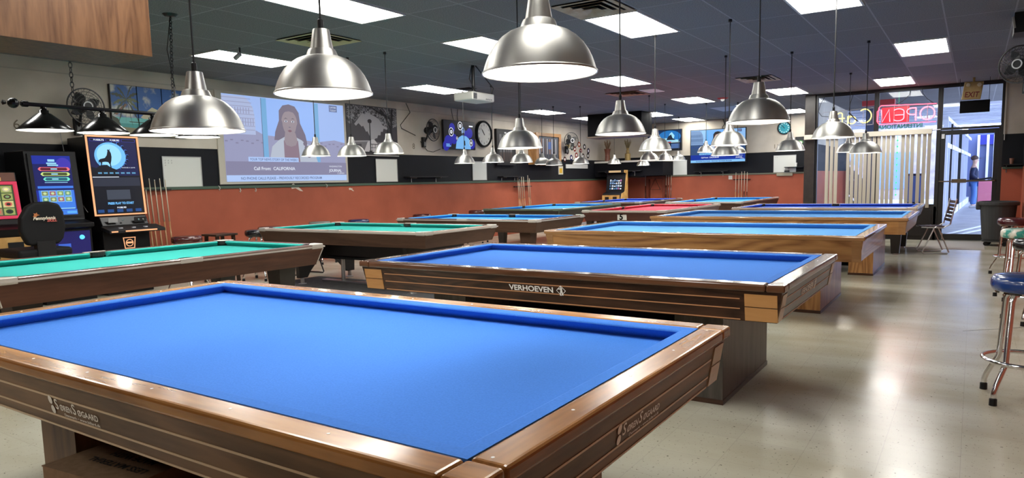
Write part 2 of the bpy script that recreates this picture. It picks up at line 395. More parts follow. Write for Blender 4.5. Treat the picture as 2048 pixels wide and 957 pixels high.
# unlit panel & blank tile
x0 = GX-7.05*GS; y0 = GY+7.15*2*GS
r = empty('ceiling_light', (x0+0.32, y0+0.6, ZC), 'unlit bluish ceiling light panel among the lit ones at the back', 'ceiling light')
MB().box(x0, y0, ZC-0.008, x0+GS, y0+1.2, ZC-0.001).build('diffuser', DIFFOFF, r)
struct('trim_8', MB().box(GX+0.01, GY+3*2*GS, ZC-0.004, GX+GS-0.01, GY+4*2*GS-0.02, ZC-0.001), mat('blank_tile', (0.3,0.27,0.27,1), 0.8))
def vent(x0, y0, x1, y1, label, m, inner):
    r = empty('ceiling_vent', ((x0+x1)/2, (y0+y1)/2, ZC), label, 'ceiling vent')
    cx, cy = (x0+x1)/2, (y0+y1)/2; hx, hy = (x1-x0)/2, (y1-y0)/2
    MB().box(x0+0.01,y0+0.01,ZC-0.004,x1-0.01,y1-0.01,ZC-0.001).build('throat', inner, r)
    for k, s in enumerate((1.0, 0.74, 0.5, 0.27)):
        f = MB(); a, b = hx*s, hy*s; w_ = 0.055 if k else 0.07; z0, z1 = ZC-0.012-0.006*k, ZC-0.006
        q = [(-a,-b),(a,-b),(a,b),(-a,b)]; p = [(-(a-w_),-(b-w_)),((a-w_),-(b-w_)),((a-w_),(b-w_)),(-(a-w_),(b-w_))]
        for e in range(4):
            n_ = (e+1) % 4
            f.hexa([(cx+q[e][0],cy+q[e][1],z0-0.004),(cx+q[n_][0],cy+q[n_][1],z0-0.004),(cx+p[n_][0],cy+p[n_][1],z1),(cx+p[e][0],cy+p[e][1],z1)],
                   [(cx+q[e][0],cy+q[e][1],z0),(cx+q[n_][0],cy+q[n_][1],z0),(cx+p[n_][0],cy+p[n_][1],z1+0.003),(cx+p[e][0],cy+p[e][1],z1+0.003)])
        f.build('louvre_ring', m, r)
VT = noisy('vent_tan', (0.30,0.22,0.13,1), (0.42,0.36,0.26,1), 6, 0.5); VY = mat('vent_yellowed', (0.45,0.38,0.2,1), 0.5)
vent(-6.95, 5.60, -6.22, 6.28, 'yellowed square ceiling vent behind a silver pendant near the picture wall', VY, MATTEBLACK)
vent(-3.61, 6.28, -2.98, 6.95, 'rusty square ceiling vent with stepped louvres at the top of the photo', VT, MATTEBLACK)
vent(-6.3, 13.1, -5.6, 13.8, 'rust stained ceiling vent in the middle of the hall', mat('vent_rust', (0.35,0.2,0.11,1), 0.6), MATTEBLACK)
vent(-3.61, 12.75, -2.98, 13.5, 'ceiling vent directly above the large right pendant', VT, MATTEBLACK)
o = MB().box(-5.54,13.05,ZC-0.02,-5.2,13.55,ZC-0.001).build('ceiling_speaker', WHITE, bevel=0.01); tag(o, 'small off-white rectangular ceiling plate beside the rusty vent', 'ceiling plate')
for (x, y, lb) in ((-7.6, 6.9, 'dark slot in the ceiling tiles between the dome camera and a yellowed vent'), (-8.0, 10.6, 'dark slot in the ceiling tiles left of the projector')):
    o = MB().box(x-0.25,y-0.12,ZC-0.006,x+0.25,y+0.12,ZC-0.001).build('ceiling_grille', MATTEBLACK); tag(o, lb, 'ceiling grille')
r = empty('smoke_alarm', (-4.7, 15.7, ZC), 'red and white smoke alarm with strobe on the ceiling', 'smoke alarm')
MB().lathe([(0.0,-0.03),(0.09,-0.03),(0.12,-0.001),(0,-0.001)], (-4.7,15.7,ZC), 20).build('base', mat('alarm_red', (0.35,0.02,0.02,1), 0.4), r)
MB().lathe([(0.0,-0.075),(0.035,-0.06),(0.045,-0.03),(0,-0.03)], (-4.7,15.7,ZC), 16).build('strobe', em('strobe_white', (1,1,0.95,1), 0.6), r)
r = empty('security_camera', (-7.68, 5.64, ZC), 'small grey security camera hanging from the ceiling grid', 'camera')
MB().cyl((-7.68,5.64,ZC-0.001),(-7.68,5.64,ZC-0.10),0.012,8).build('mount', GREYP, r)
MB().cyl((-7.65,5.62,ZC-0.085),(-7.73,5.60,ZC-0.135),0.028,14).build('housing', mat('camera_grey', (0.35,0.33,0.35,1), 0.4), r, smooth=False)
# projector
r = empty('projector', (-6.3, 8.63, ZC), 'white ceiling projector on a black pole', 'projector')
MB().box(-6.47,8.36,2.57,-6.12,8.92,2.69).build('body', mat('projector_white', (0.55,0.53,0.48,1), 0.4), r, bevel=0.02)
MB().lathe([(0,0),(0.045,0),(0.045,0.03),(0,0.03)], (-6.50,8.55,2.63), 16, 'X').build('lens', BLACK, r)
v = MB()
for k in range(6): v.box(-6.118,8.38,2.59+k*0.014,-6.112,8.46,2.597+k*0.014)
for k in range(4): v.lathe([(0,0),(0.008,0),(0.008,0.004),(0,0.004)], (-6.12,8.70+k*0.045,2.60), 8, 'X')
v.build('grille', GREYP, r)
MB().cyl((-6.3,8.63,2.69),(-6.3,8.63,ZC),0.025,10).build('pole', BLACKM, r)
MB().tube([(-6.28,8.67,ZC),(-6.22,8.80,2.95),(-6.14,8.92,2.78),(-6.16,8.90,2.66)], 0.008, 6).tube([(-6.3,8.60,ZC),(-6.31,8.55,2.9),(-6.25,8.62,2.72)],0.007,6).build('cable', CORD, r)

# ------------------------------------------------------------------ PENDANT LAMPS
ALU = mat('brushed_aluminium', (0.56,0.55,0.51,1), 0.47, 1.0, aniso=0.65)
LINER = mat('lamp_liner_white', (0.85,0.85,0.82,1), 0.5)
BULBM = em('bulb', (1,0.97,0.88,1), 12)
def lamp_proto():
    r = empty('pendant_lamp', (0,0,0))
    p = [(0.2,0),(0.2,0.006),(0.195,0.010),(0.190,0.028),(0.182,0.050),(0.171,0.073),(0.153,0.100),(0.130,0.123),(0.105,0.140),(0.080,0.150),(0.066,0.153),(0.064,0.158),(0.057,0.176),(0.054,0.181),(0.047,0.183),(0.040,0.222),(0.034,0.258),(0.032,0.262),(0.012,0.264)]
    sh_ = MB().lathe(p, seg=48, cap=False).build('shade', ALU, r, smooth=True); es_ = sh_.modifiers.new('split', 'EDGE_SPLIT'); es_.split_angle = 0.5
    q = [(a-0.004, b+0.0015) for a, b in p[:12]]; q = [(0.199,0.0015)]+q
    MB().lathe(q+[(0.0,0.168)], seg=48, cap=False).build('liner', LINER, r, smooth=True)
    MB().sphere((0,0,0.088), 0.032, 14, 8).build('bulb', BULBM, r, smooth=True)
    MB().lathe([(0.012,0.262),(0.012,0.300),(0.006,0.306),(0.006,0.31)], seg=12).build('cord_grip', BLACK, r)
    ld = bpy.data.lights.new('lamp_light', 'POINT'); ld.energy = BULB; ld.color = (1,0.94,0.82); ld.shadow_soft_size = 0.05
    lo = bpy.data.objects.new('lamp_light', ld); C.objects.link(lo); lo.parent = r; lo.location = (0,0,0.045)
    return r
LP = lamp_proto(); _children[LP.name] = kids(LP); used = [False]
def lamp(x, y, z, label, tilt=(0,0), s=1.0, group=None):
    if not used[0]: o = LP; o.location = (x,y,z); used[0] = True
    else: o = copy_tree(LP); o.location = (x,y,z)
    o.rotation_euler = (tilt[0], tilt[1], random.uniform(0, 6)); o.scale = (s,s,s)
    if tilt != (0,0): o.rotation_euler[2] = 0
    o['label'] = label; o['category'] = 'pendant lamp'
    if group: o['group'] = group
    top = z+0.305*s; h = ZC-top
    c = MB(); c.tube([(0,0,0.305),(0,0,0.305+h/s)], 0.0045/s*(1.0 if y < 5 else 1.3), 6)
    c.lathe([(0.02,0.305+h/s-0.03),(0.02,0.305+h/s-0.001)], seg=10)
    ob = bpy.data.objects.new('cord', None) if False else c.build('cord', CORD)
    ob.parent = o; 
    return o
for a in [
 (-2.93,1.91,1.62,'silver dome pendant in front of the slot machines, over the nearest blue table'),
 (-2.27,2.06,1.74,'big silver dome pendant beside the projected picture, over the nearest blue table'),
 (-1.27,2.13,1.73,'biggest silver dome pendant, at top centre, its neck cut by the photo edge'),
 (-2.36,5.19,1.72,'silver dome pendant in front of the hanging black cabinet'),
 (-1.22,4.88,1.72,'large silver dome pendant just left below the turquoise clock'),
 (-3.39,5.32,1.66,'silver dome pendant in front of the dark framed cue case'),
 (-1.20,7.71,1.73,'silver dome pendant in front of the yellow neon lettering'),
 (-3.30,8.27,1.71,'silver dome pendant overlapping the small blue television in the far corner'),
 (-2.33,8.04,1.72,'silver dome pendant covering the face on the wide far television'),
 (-7.74,6.82,1.79,'small silver pendant in front of the right edge of the projected picture'),
 (-7.19,6.97,1.77,'small silver pendant between the projected picture and the canal photograph'),
 (-6.54,7.01,1.78,'small silver pendant at the lower right corner of the canal photograph'),
 (-8.13,10.79,1.74,'small silver pendant under the wall television with the man in light blue'),
 (-7.33,10.58,1.73,'small silver pendant under the large black-rimmed wall clock'),
 (-6.60,10.40,1.70,'small silver pendant directly below the one hiding the cue case'),
 (-8.77,14.76,1.78,'small silver pendant left of the rows of records, before the oak cue cabinet'),
 (-8.27,14.45,1.74,'small silver pendant under the far wall fan, above the yellow notice'),
 (-7.80,14.90,1.76,'small silver pendant under the records on the wall'),
 (-8.94,19.22,1.84,'small silver pendant hanging between the two tall vases'),
 (-8.22,19.68,1.77,'smallest silver pendant, lowest above the red frame of the cue rack'),
 (-5.74,14.06,1.76,'left one of three small silver pendants in front of the square whiteboard at the back'),
 (-6.11,15.92,1.79,'middle one of three small silver pendants in front of the square whiteboard at the back'),
 (-7.09,19.54,1.88,'right one of three small silver pendants in front of the square whiteboard at the back'),
 (-5.31,16.47,1.96,'small silver pendant at the lower left of the wide far television'),
 (-4.69,16.87,1.92,'small silver pendant peeking out behind two others at the wide far television'),
 (-3.05,10.33,1.68,'silver pendant across the blue caption of the wide far television'),
 (-2.22,10.66,1.72,'silver pendant between the turquoise clock and the far whiteboard'),
 (-1.85,13.53,1.75,'small silver pendant partly hidden between two larger ones at the window blinds'),
 (-1.23,10.49,1.64,'silver pendant in front of the blinds, under the letter C of the neon'),
]: lamp(*a)

# black bar lamp on chains
r = empty('bar_lamp', (-6.2, 3.35, ZC), 'black billiard bar lamp with four cone shades on chains', 'bar lamp')
b = MB().cyl((-6.2,2.55,2.055),(-6.2,4.22,2.045),0.016,10); b.sphere((-6.2,2.50,2.055),0.04,12,8); b.lathe([(0,-0.03),(0.02,-0.02),(0.012,0.0)],(-6.2,2.45,2.055),10,'Y'); b.sphere((-6.2,4.24,2.045),0.035,12,8); b.cyl((-6.2,2.56,2.055),(-6.2,2.60,2.055),0.024,10)
b.build('bar', BLACKM, r, smooth=False)
for k, y in enumerate((2.71, 3.16, 3.60, 4.03)):
    rz = 1.855
    s_ = MB().lathe([(0.198,0),(0.2,0.004),(0.12,0.075),(0.05,0.132),(0.034,0.138),(0.034,0.158),(0.022,0.162),(0.022,0.185)], (-6.2,y,rz), 40, cap=False).build('shade', mat('shade_black', (0.012,0.012,0.012,1), 0.22, 0.2), r, smooth=True)
    MB().lathe([(0.196,0.001),(0.118,0.072),(0.048,0.128),(0,0.13)], (-6.2,y,rz), 40, cap=False).build('liner', LINER, s_, smooth=True)
    MB().sphere((-6.2,y,rz+0.06),0.03,12,8).build('bulb', BULBM, s_, smooth=True)
    ld = bpy.data.lights.new('lamp_light', 'POINT'); ld.energy = BULB; ld.color = (1,0.95,0.86); ld.shadow_soft_size = 0.05
    lo = bpy.data.objects.new('lamp_light', ld); C.objects.link(lo); lo.parent = r; lo.location = Vector((-6.2,y,rz+0.025))-Vector((-6.2,3.35,ZC))
def chain(p0, p1, n, r_, w_, th):
    p0 = Vector(p0); p1 = Vector(p1); m = MB(); d = (p1-p0)/n
    for i in range(n):
        c = p0+d*(i+0.5); t = d.normalized(); s1 = Vector((1,0,0)) if i % 2 else Vector((0,1,0)); s1 = (s1-t*s1.dot(t)).normalized(); L_ = d.length*0.66
        m.tube([c+t*L_*math.sin(a)*1.0+s1*w_*math.cos(a) for a in [2*PI*k/10 for k in range(10)]], th, 5, True)
    return m
m = chain((-6.2,2.94,2.06),(-6.2,2.94,ZC-0.02),26,0,0.013,0.0035); m.build('chain', BLACKM, r)
m = chain((-6.2,3.80,2.05),(-6.75,4.18,ZC-0.03),30,0,0.013,0.0035); m.tube([(-6.2,3.80,2.05),(-6.24,3.86,2.3),(-6.52,3.98,2.7),(-6.75,4.18,ZC-0.02)],0.004,5); m.build('chain', BLACKM, r)
MB().lathe([(0.0,-0.03),(0.05,-0.025),(0.075,-0.001),(0,-0.001)], (-6.75,4.18,ZC), 20).build('canopy', BLACKM, r)
MB().lathe([(0.0,-0.03),(0.05,-0.025),(0.075,-0.001),(0,-0.001)], (-6.2,2.94,ZC), 20).build('canopy', BLACKM, r)

# oak cabinet hanging from the ceiling
OAKV = wood('oak_laminate_vertical', (0.065,0.028,0.012,1), (0.135,0.066,0.030,1), 'Z', 5, 0.4, 0.0, 9)
r = empty('hanging_cabinet', (-4.9, 1.8, 2.25), 'brown oak box cabinet hanging from the ceiling at the top left', 'cabinet')
X1 = -4.63; Y1 = 2.72
MB().box(-5.17, 0.6, 2.25, X1, Y1, ZC-0.001).build('body', OAKV, r, bevel=0.002)
g = MB().box(X1, 1.615, 2.455, X1+0.002, 1.70, 2.50); g.build('maker_plate', mat('plate_grey', (0.12,0.1,0.09,1), 0.3, 0.5), r)

# ------------------------------------------------------------------ TABLES
def clothmat(name, c1, c2): return noisy(name, c1, c2, 160, 0.9, 3, 0.3, 0.7, spec=0.15)
BLUE = clothmat('cloth_blue', (0.040,0.160,0.54,1), (0.052,0.19,0.62,1))
LBLUE = clothmat('cloth_light_blue', (0.05,0.30,0.66,1), (0.07,0.35,0.74,1))
SKYB = clothmat('cloth_sky_blue', (0.08,0.26,0.56,1), (0.10,0.30,0.64,1))
DBLUE = clothmat('cloth_deep_blue', (0.04,0.10,0.48,1), (0.06,0.14,0.58,1))
TEAL = clothmat('cloth_teal', (0.025,0.31,0.28,1), (0.035,0.37,0.33,1))
RED = clothmat('cloth_red', (0.60,0.07,0.12,1), (0.68,0.10,0.15,1))
WAL = {a: wood('walnut_'+a, (0.17,0.062,0.011,1), (0.46,0.21,0.055,1), a, 3.0, 0.25, 0.2, 7) for a in 'XY'}
WALA = {a: wood('walnut_apron_'+a, (0.070,0.033,0.013,1), (0.20,0.105,0.046,1), a, 3.0, 0.45, 0.05, 7) for a in 'XYZ'}
WEN = {a: wood('wenge_'+a, (0.012,0.005,0.003,1), (0.060,0.025,0.013,1), a, 5.0, 0.35, 0.25, 12) for a in 'XY'}
WENR = {a: wood('wenge_rail_'+a, (0.055,0.022,0.010,1), (0.12,0.052,0.026,1), a, 4.0, 0.22, 0.6, 5) for a in 'XY'}
OAK = {a: wood('oak_'+a, (0.16,0.062,0.018,1), (0.40,0.20,0.070,1), a, 2.6, 0.35, 0.3, 16) for a in 'XYZ'}
OAKR = {a: wood('oak_rail_'+a, (0.26,0.125,0.045,1), (0.36,0.19,0.08,1), a, 3.0, 0.2, 0.6, 5) for a in 'XY'}
MAPLE = wood('maple', (0.42,0.20,0.065,1), (0.52,0.27,0.10,1), 'X', 5, 0.35, 0.3, 3)
MAPLE2 = wood('pale_maple', (0.42,0.29,0.17,1), (0.50,0.36,0.22,1), 'Y', 5, 0.4, 0.3, 3)
STRIPE1 = mat('inlay_pale', (0.62,0.45,0.28,1), 0.4); STRIPE2 = mat('inlay_orange', (0.50,0.24,0.11,1), 0.4)
DOT = mat('pearl_dot', (0.8,0.78,0.7,1), 0.3)
LOGO = mat('logo_white', (0.85,0.80,0.70,1), 0.4)
PEDG = wood('pedestal_grey', (0.05,0.043,0.036,1), (0.10,0.088,0.075,1), 'Z', 9, 0.4, 0.1, 3)
LINE = MATTEBLACK

def frame_quad(x0, x1, y0, y1): return [(x0,y0),(x1,y0),(x1,y1),(x0,y1)]
def carom(name, label, x0, x1, y0, y1, cloth, rail, apron, blocks=None, stripe=None, zb=0.59, base=None, rw=0.095, ped=(0.42,0.30), basewood=None, group=None):
    ZT = 0.80
    r = empty(name, ((x0+x1)/2, (y0+y1)/2, 0), label, 'billiard table', group)
    MB().box(x0+0.09, y0+0.09, 0.70, x1-0.09, y1-0.09, 0.745).build('bed_cloth', cloth, r)
    cw = 0.055
    # cushions (cloth covered, undercut nose)
    def cushion(a, b, n):   # a->b along outer line, n inward
        a = Vector((*a, 0)); b = Vector((*b, 0)); n = Vector((*n, 0)); t = (b-a).normalized()
        def P(o, z, e): return (a if e == 0 else b) + n*o + (t*o if e == 0 else -t*o) + Vector((0,0,z))
        pr = [(0.0,0.745),(0.008,0.745),(cw-0.003,0.784),(cw,0.788),(cw-0.002,0.793),(cw-0.010,0.7965),(0.0,0.798)]
        m = MB(); k = len(pr)
        vs_ = [tuple(P(o, z, 0)) for o, z in pr]+[tuple(P(o, z, 1)) for o, z in pr]
        m.add(vs_, [tuple(range(k))[::-1], tuple(range(k, 2*k))]+[(i, (i+1) % k, k+(i+1) % k, k+i) for i in range(k)])
        return m.build('cushion', cloth, r)
    ix0, ix1, iy0, iy1 = x0+rw, x1-rw, y0+rw, y1-rw
    cushion((ix0,iy0),(ix1,iy0),(0,1)); cushion((ix1,iy0),(ix1,iy1),(-1,0)); cushion((ix1,iy1),(ix0,iy1),(0,-1)); cushion((ix0,iy1),(ix0,iy0),(1,0))
    # rails
    g = 0.0025
    cl = rw
    if blocks:
        segs = [('X', x0+cl+g, y0, x1-cl-g, iy0-0.002), ('X', x0+cl+g, iy1+0.002, x1-cl-g, y1), ('Y', x0, y0+cl+g, ix0-0.002, y1-cl-g), ('Y', ix1+0.002, y0+cl+g, x1, y1-cl-g)]
    else:
        segs = [('X', x0, y0, x1, iy0-0.002), ('X', x0, iy1+0.002, x1, y1), ('Y', x0, iy0, ix0-0.002, iy1), ('Y', ix1+0.002, iy0, x1, iy1)]
    for ax, a, b_, c, d in segs: MB().box(a, b_, 0.758, c, d, ZT).build('rail', rail[ax], r, bevel=0.011, seg=3)
    if blocks:
        for sx, sy in ((0,0),(1,0),(1,1),(0,1)):
            cx0 = x0 if sx == 0 else x1-cl; cy0 = y0 if sy == 0 else y1-cl
            pts = [(x0,y0),(x0+cl,y0),(x0+cl,y0+cl),(x0,y0+cl)]
            if sx: pts = [(x0+x1-p[0], p[1]) for p in pts][::-1]
            if sy: pts = [(p[0], y0+y1-p[1]) for p in pts][::-1]
            MB().prism([(p[0],p[1],0.758) for p in pts], (0,0,0.042)).build('corner_rail', rail['X'], r, bevel=0.010, seg=3)
    # markers
    dm = MB(); 
    for k in range(1, 8):
        for yy in (y0+0.052, y1-0.052): dm.lathe([(0.0045,0),(0.0045,0.0012)], (ix0+(ix1-ix0)*k/8, yy, ZT-0.0006), 10)
    for k in range(0, 5):
        for xx in (x0+0.052, x1-0.052): dm.lathe([(0.0045,0),(0.0045,0.0012)], (xx, iy0+0.03+(iy1-iy0-0.06)*k/4, ZT-0.0006), 10)
    dm.build('rail_markers', DOT, r, kind='stuff')
    # apron: four slanted boards
    i0, i1, th = 0.016, 0.045, 0.025
    def ring(o, z): return [(x0+o,y0+o,z),(x1-o,y0+o,z),(x1-o,y1-o,z),(x0+o,y1-o,z)]
    B, T = ring(i1, zb), ring(i0, 0.759); Bi, Ti = ring(i1+th, zb), ring(i0+th, 0.759)
    for e in range(4):
        n_ = (e+1) % 4
        MB().hexa([B[e],B[n_],Bi[n_],Bi[e]], [T[e],T[n_],Ti[n_],Ti[e]]).build('apron', apron['X' if e % 2 == 0 else 'Y'], r)
    MB().box(x0+0.08,y0+0.08,zb+0.03,x1-0.08,y1-0.08,0.70).build('underframe', MATTEBLACK, r)
    # slanted-face helpers: point on face e at (distance s from its left end seen from outside, height z), lifted by l
    def face(e, s, z, l=0.0):
        f = (0.759-z)/(0.759-zb); o = i0+(i1-i0)*f-l
        if e == 0: return (x0+s, y0+o, z)
        if e == 1: return (x1-o, y0+s, z)
        if e == 2: return (x1-s, y1-o, z)
        return (x0+o, y1-s, z)
    Ls = [x1-x0, y1-y0, x1-x0, y1-y0]
    def strip(e, s0, s1, z0, z1, m, nm, l=0.002, th_=0.003):
        q = [face(e,s0,z0,l), face(e,s1,z0,l), face(e,s1,z1,l), face(e,s0,z1,l)]; p = [face(e,s0,z0,-th_), face(e,s1,z0,-th_), face(e,s1,z1,-th_), face(e,s0,z1,-th_)]
        return MB().hexa([q[0],q[1],p[1],p[0]], [q[3],q[2],p[2],p[3]])
    if stripe:
        for e in range(4):
            m = MB()
            a, b_ = (0.235, Ls[e]-0.235) if e % 2 == 0 else (0.16, Ls[e]-0.16)
            for z0, z1 in stripe[1]:
                mm = strip(e, a, b_, z0, z1, None, ''); m.add(mm.v, mm.f)
            m.build('inlay', stripe[0], r)
    if blocks:
        for e in range(4):
            wl_ = 0.205 if e % 2 == 0 else 0.14
            for s0, s1 in ((i0+0.012, i0+wl_), (Ls[e]-i0-wl_, Ls[e]-i0-0.012)):
                m = MB()
                for z0, z1 in ((zb+0.004, zb+0.078), (zb+0.083, 0.742)):
                    mm = strip(e, s0+0.012, s1-0.012, z0, z1, None, '', 0.004); m.add(mm.v, mm.f)
                m.build('corner_panel', blocks if e % 2 == 0 else MAPLE2, r)
    MB().box(x0+ped[0]+0.1, (y0+y1)/2+0.10, 0.03, x1-ped[0]-0.1, (y0+y1)/2+0.14, zb+0.03).build('base_board', MATTEBLACK, r)
    for sx in (0, 1):
        bx0 = x0+ped[0] if sx == 0 else x1-ped[0]-ped[1]; bx1 = bx0+ped[1]
        MB().box(bx0, y0+0.36, 0.03, bx1, y1-0.26, zb+0.03).build('pedestal', basewood, r)
        MB().box(bx0-0.005, y0+0.355, 0.0, bx1+0.005, y1-0.255, 0.03).build('plinth', WEN['X'], r)
    return r, face

BASEW = {'walnut': WALA['Z']}
T1, f1 = carom('carom_table', 'nearest billiard table, walnut rails with pale pinstripes and blue cloth', -3.84, -0.75, 1.005, 2.64, BLUE, WAL, WALA, MAPLE, (STRIPE1, [(0.697,0.704),(0.631,0.638),(0.592,0.599)]), basewood=WALA['Z'])
T2, f2 = carom('carom_table', 'second blue billiard table, dark wenge sides with orange pinstripes and maple corners', -3.84, -0.79, 3.74, 5.43, BLUE, WENR, WEN, MAPLE, (STRIPE2, [(0.710,0.716),(0.655,0.661),(0.595,0.601)]), basewood=PEDG)
T3, f3 = carom('carom_table', 'golden oak billiard table with blue cloth, third from the viewer', -4.16, -0.80, 7.0, 8.9, SKYB, OAKR, OAK, zb=0.56, basewood=OAK['Z'])
T4, f4 = carom('carom_table', 'golden oak billiard table with a white right end, behind the other oak one', -4.12, -0.67, 10.1, 12.2, SKYB, OAKR, OAK, zb=0.585, basewood=OAK['Z'])
# oak corner trims, white end
for (T, f, x0, x1, y0, y1, zb) in ((T3, f3, -4.16, -0.80, 7.0, 8.9, 0.56), (T4, f4, -4.12, -0.67, 10.1, 12.2, 0.585)):
    for s0 in (0.03, x1-x0-0.11):
        q = [f(0,s0,zb,0.003), f(0,s0+0.08,zb,0.003), f(0,s0+0.08,0.757,0.003), f(0,s0,0.757,0.003)]
        p = [(a,b+0.008,c) for a,b,c in q]; MB().hexa([q[0],q[1],p[1],p[0]],[q[3],q[2],p[2],p[3]]).build('corner_board', OAKR['X'], T)
q = [f4(1,0.04,0.60,0.004), f4(1,2.06,0.60,0.004), f4(1,2.06,0.75,0.004), f4(1,0.04,0.75,0.004)]; p = [(a-0.008,b,c) for a,b,c in q]
MB().hexa([q[0],q[1],p[1],p[0]],[q[3],q[2],p[2],p[3]]).build('end_panel', mat('laminate_white', (0.5,0.5,0.52,1), 0.3), T4)

# lettering of the two nearest tables
def soren(face, e, s, z, k, parent):
    O = Vector(face(e, s, z, 0.002)); U = (Vector(face(e, s+1, z))-Vector(face(e, s, z))).normalized(); V = (Vector(face(e, s, z+0.1))-Vector(face(e, s, z))).normalized()
    g = MB(); N = U.cross(V)
    for (cx, cy, a, b_) in ((0.009, 0.038, 0.0115, 0.0135), (0.013, 0.008, 0.0115, 0.0135)):
        g.poly([O+U*k*(cx+a*math.cos(t)+0.25*b_*0)+V*k*(cy+b_*math.sin(t))+N*0.0012 for t in [2*PI*i/20 for i in range(20)]])
    g.build('emblem', LOGO, parent)
    text('lettering', 'S', 0.046*k, O+U*0.030*k+V*0.013*k, U, V, LOGO, parent, 0.0006)
    text('lettering', 'ØREN', 0.026*k, O+U*0.058*k+V*0.013*k, U, V, LOGO, parent, 0.0006, width=0.068*k)
    text('lettering', 'S', 0.046*k, O+U*0.132*k+V*0.013*k, U, V, LOGO, parent, 0.0006)
    text('lettering', 'ØGAARD', 0.026*k, O+U*0.160*k+V*0.013*k, U, V, LOGO, parent, 0.0006, width=0.112*k)
    text('lettering', 'Denmark • www.billard.dk', 0.012*k, O+U*0.075*k-V*0.003*k, U, V, LOGO, parent, 0.0002, width=0.20*k)
soren(f1, 0, 1.33, 0.646, 1.12, T1)
soren(f1, 1, 0.675, 0.646, 1.12, T1)
def verho(face, e, s, z, k, parent, m):
    O = Vector(face(e, s, z, 0.002)); U = (Vector(face(e, s+1, z))-Vector(face(e, s, z))).normalized(); V = (Vector(face(e, s, z+0.1))-Vector(face(e, s, z))).normalized(); N = U.cross(V)
    text('lettering', 'VERHOEVEN', 0.05*k, O, U, V, m, parent, 0.0012, width=0.33*k)
    g = MB(); c = O+U*0.385*k+V*0.017*k+N*0.0015; a = 0.034*k
    P = [Vector((0,a,0)),Vector((a,0,0)),Vector((0,-a,0)),Vector((-a,0,0))]
    for i in range(4):
        p0, p1 = P[i], P[(i+1) % 4]; sc = 0.86
        g.poly([c+U*p0.x+V*p0.y, c+U*p1.x+V*p1.y, c+U*p1.x*sc+V*p1.y*sc, c+U*p0.x*sc+V*p0.y*sc])
    def pl(pts): g.poly([c+U*x*a+V*y*a+N*0.0004 for x, y in pts])
    pl([(-0.75,0.35),(-0.1,0.45),(0.12,0.62),(0.3,0.45),(0.25,0.1),(0.45,-0.9),(0.22,-0.9),(0.05,-0.3),(-0.1,-0.95),(-0.32,-0.95),(-0.15,0.0),(-0.1,0.22),(-0.72,0.22)])
    pl([(0.0+0.13*math.cos(t), 0.68+0.13*math.sin(t)) for t in [2*PI*i/12 for i in range(12)]])
    g.build('emblem', m, parent)
verho(f2, 0, 1.335, 0.667, 1.0, T2, mat('logo_bright', (0.8,0.8,0.78,1), 0.4))
verho(f2, 1, 0.56, 0.665, 1.1, T2, LOGO)
text('cloth_logo', 'SIMONIS', 0.03, (-0.945,2.075,0.7455), (0,-1,0), (1,0,0), mat('cloth_logo_white', (0.5,0.6,0.75,1), 0.8), T1, 0.0005, width=0.125)

# ---- pool tables
WBR = {a: wood('brown_laminate_'+a, (0.050,0.017,0.009,1), (0.095,0.036,0.020,1), a, 4, 0.45, 0.0, 4) for a in 'XY'}
WBR2 = {a: wood('plain_brown_'+a, (0.050,0.022,0.012,1), (0.085,0.042,0.025,1), a, 4, 0.5, 0.0, 4) for a in 'XY'}
WDK = {a: mat('dark_laminate_'+a, (0.018,0.014,0.012,1), 0.4) for a in 'XY'}
WRD = {a: wood('reddish_laminate_'+a, (0.05,0.014,0.010,1), (0.085,0.026,0.018,1), a, 4, 0.4, 0.2, 4) for a in 'XY'}
PTOP = mat('rail_top_brown', (0.16,0.10,0.08,1), 0.25, coat=0.5)
PTOPW = mat('rail_top_pale', (0.50,0.42,0.36,1), 0.25, coat=0.5)
PTOPG = mat('rail_top_green', (0.10,0.15,0.11,1), 0.3, coat=0.5)
CAST = mat('corner_casting', (0.55,0.52,0.47,1), 0.28, 0.3)
POCK = mat('pocket_black', (0.006,0.006,0.006,1), 0.55)
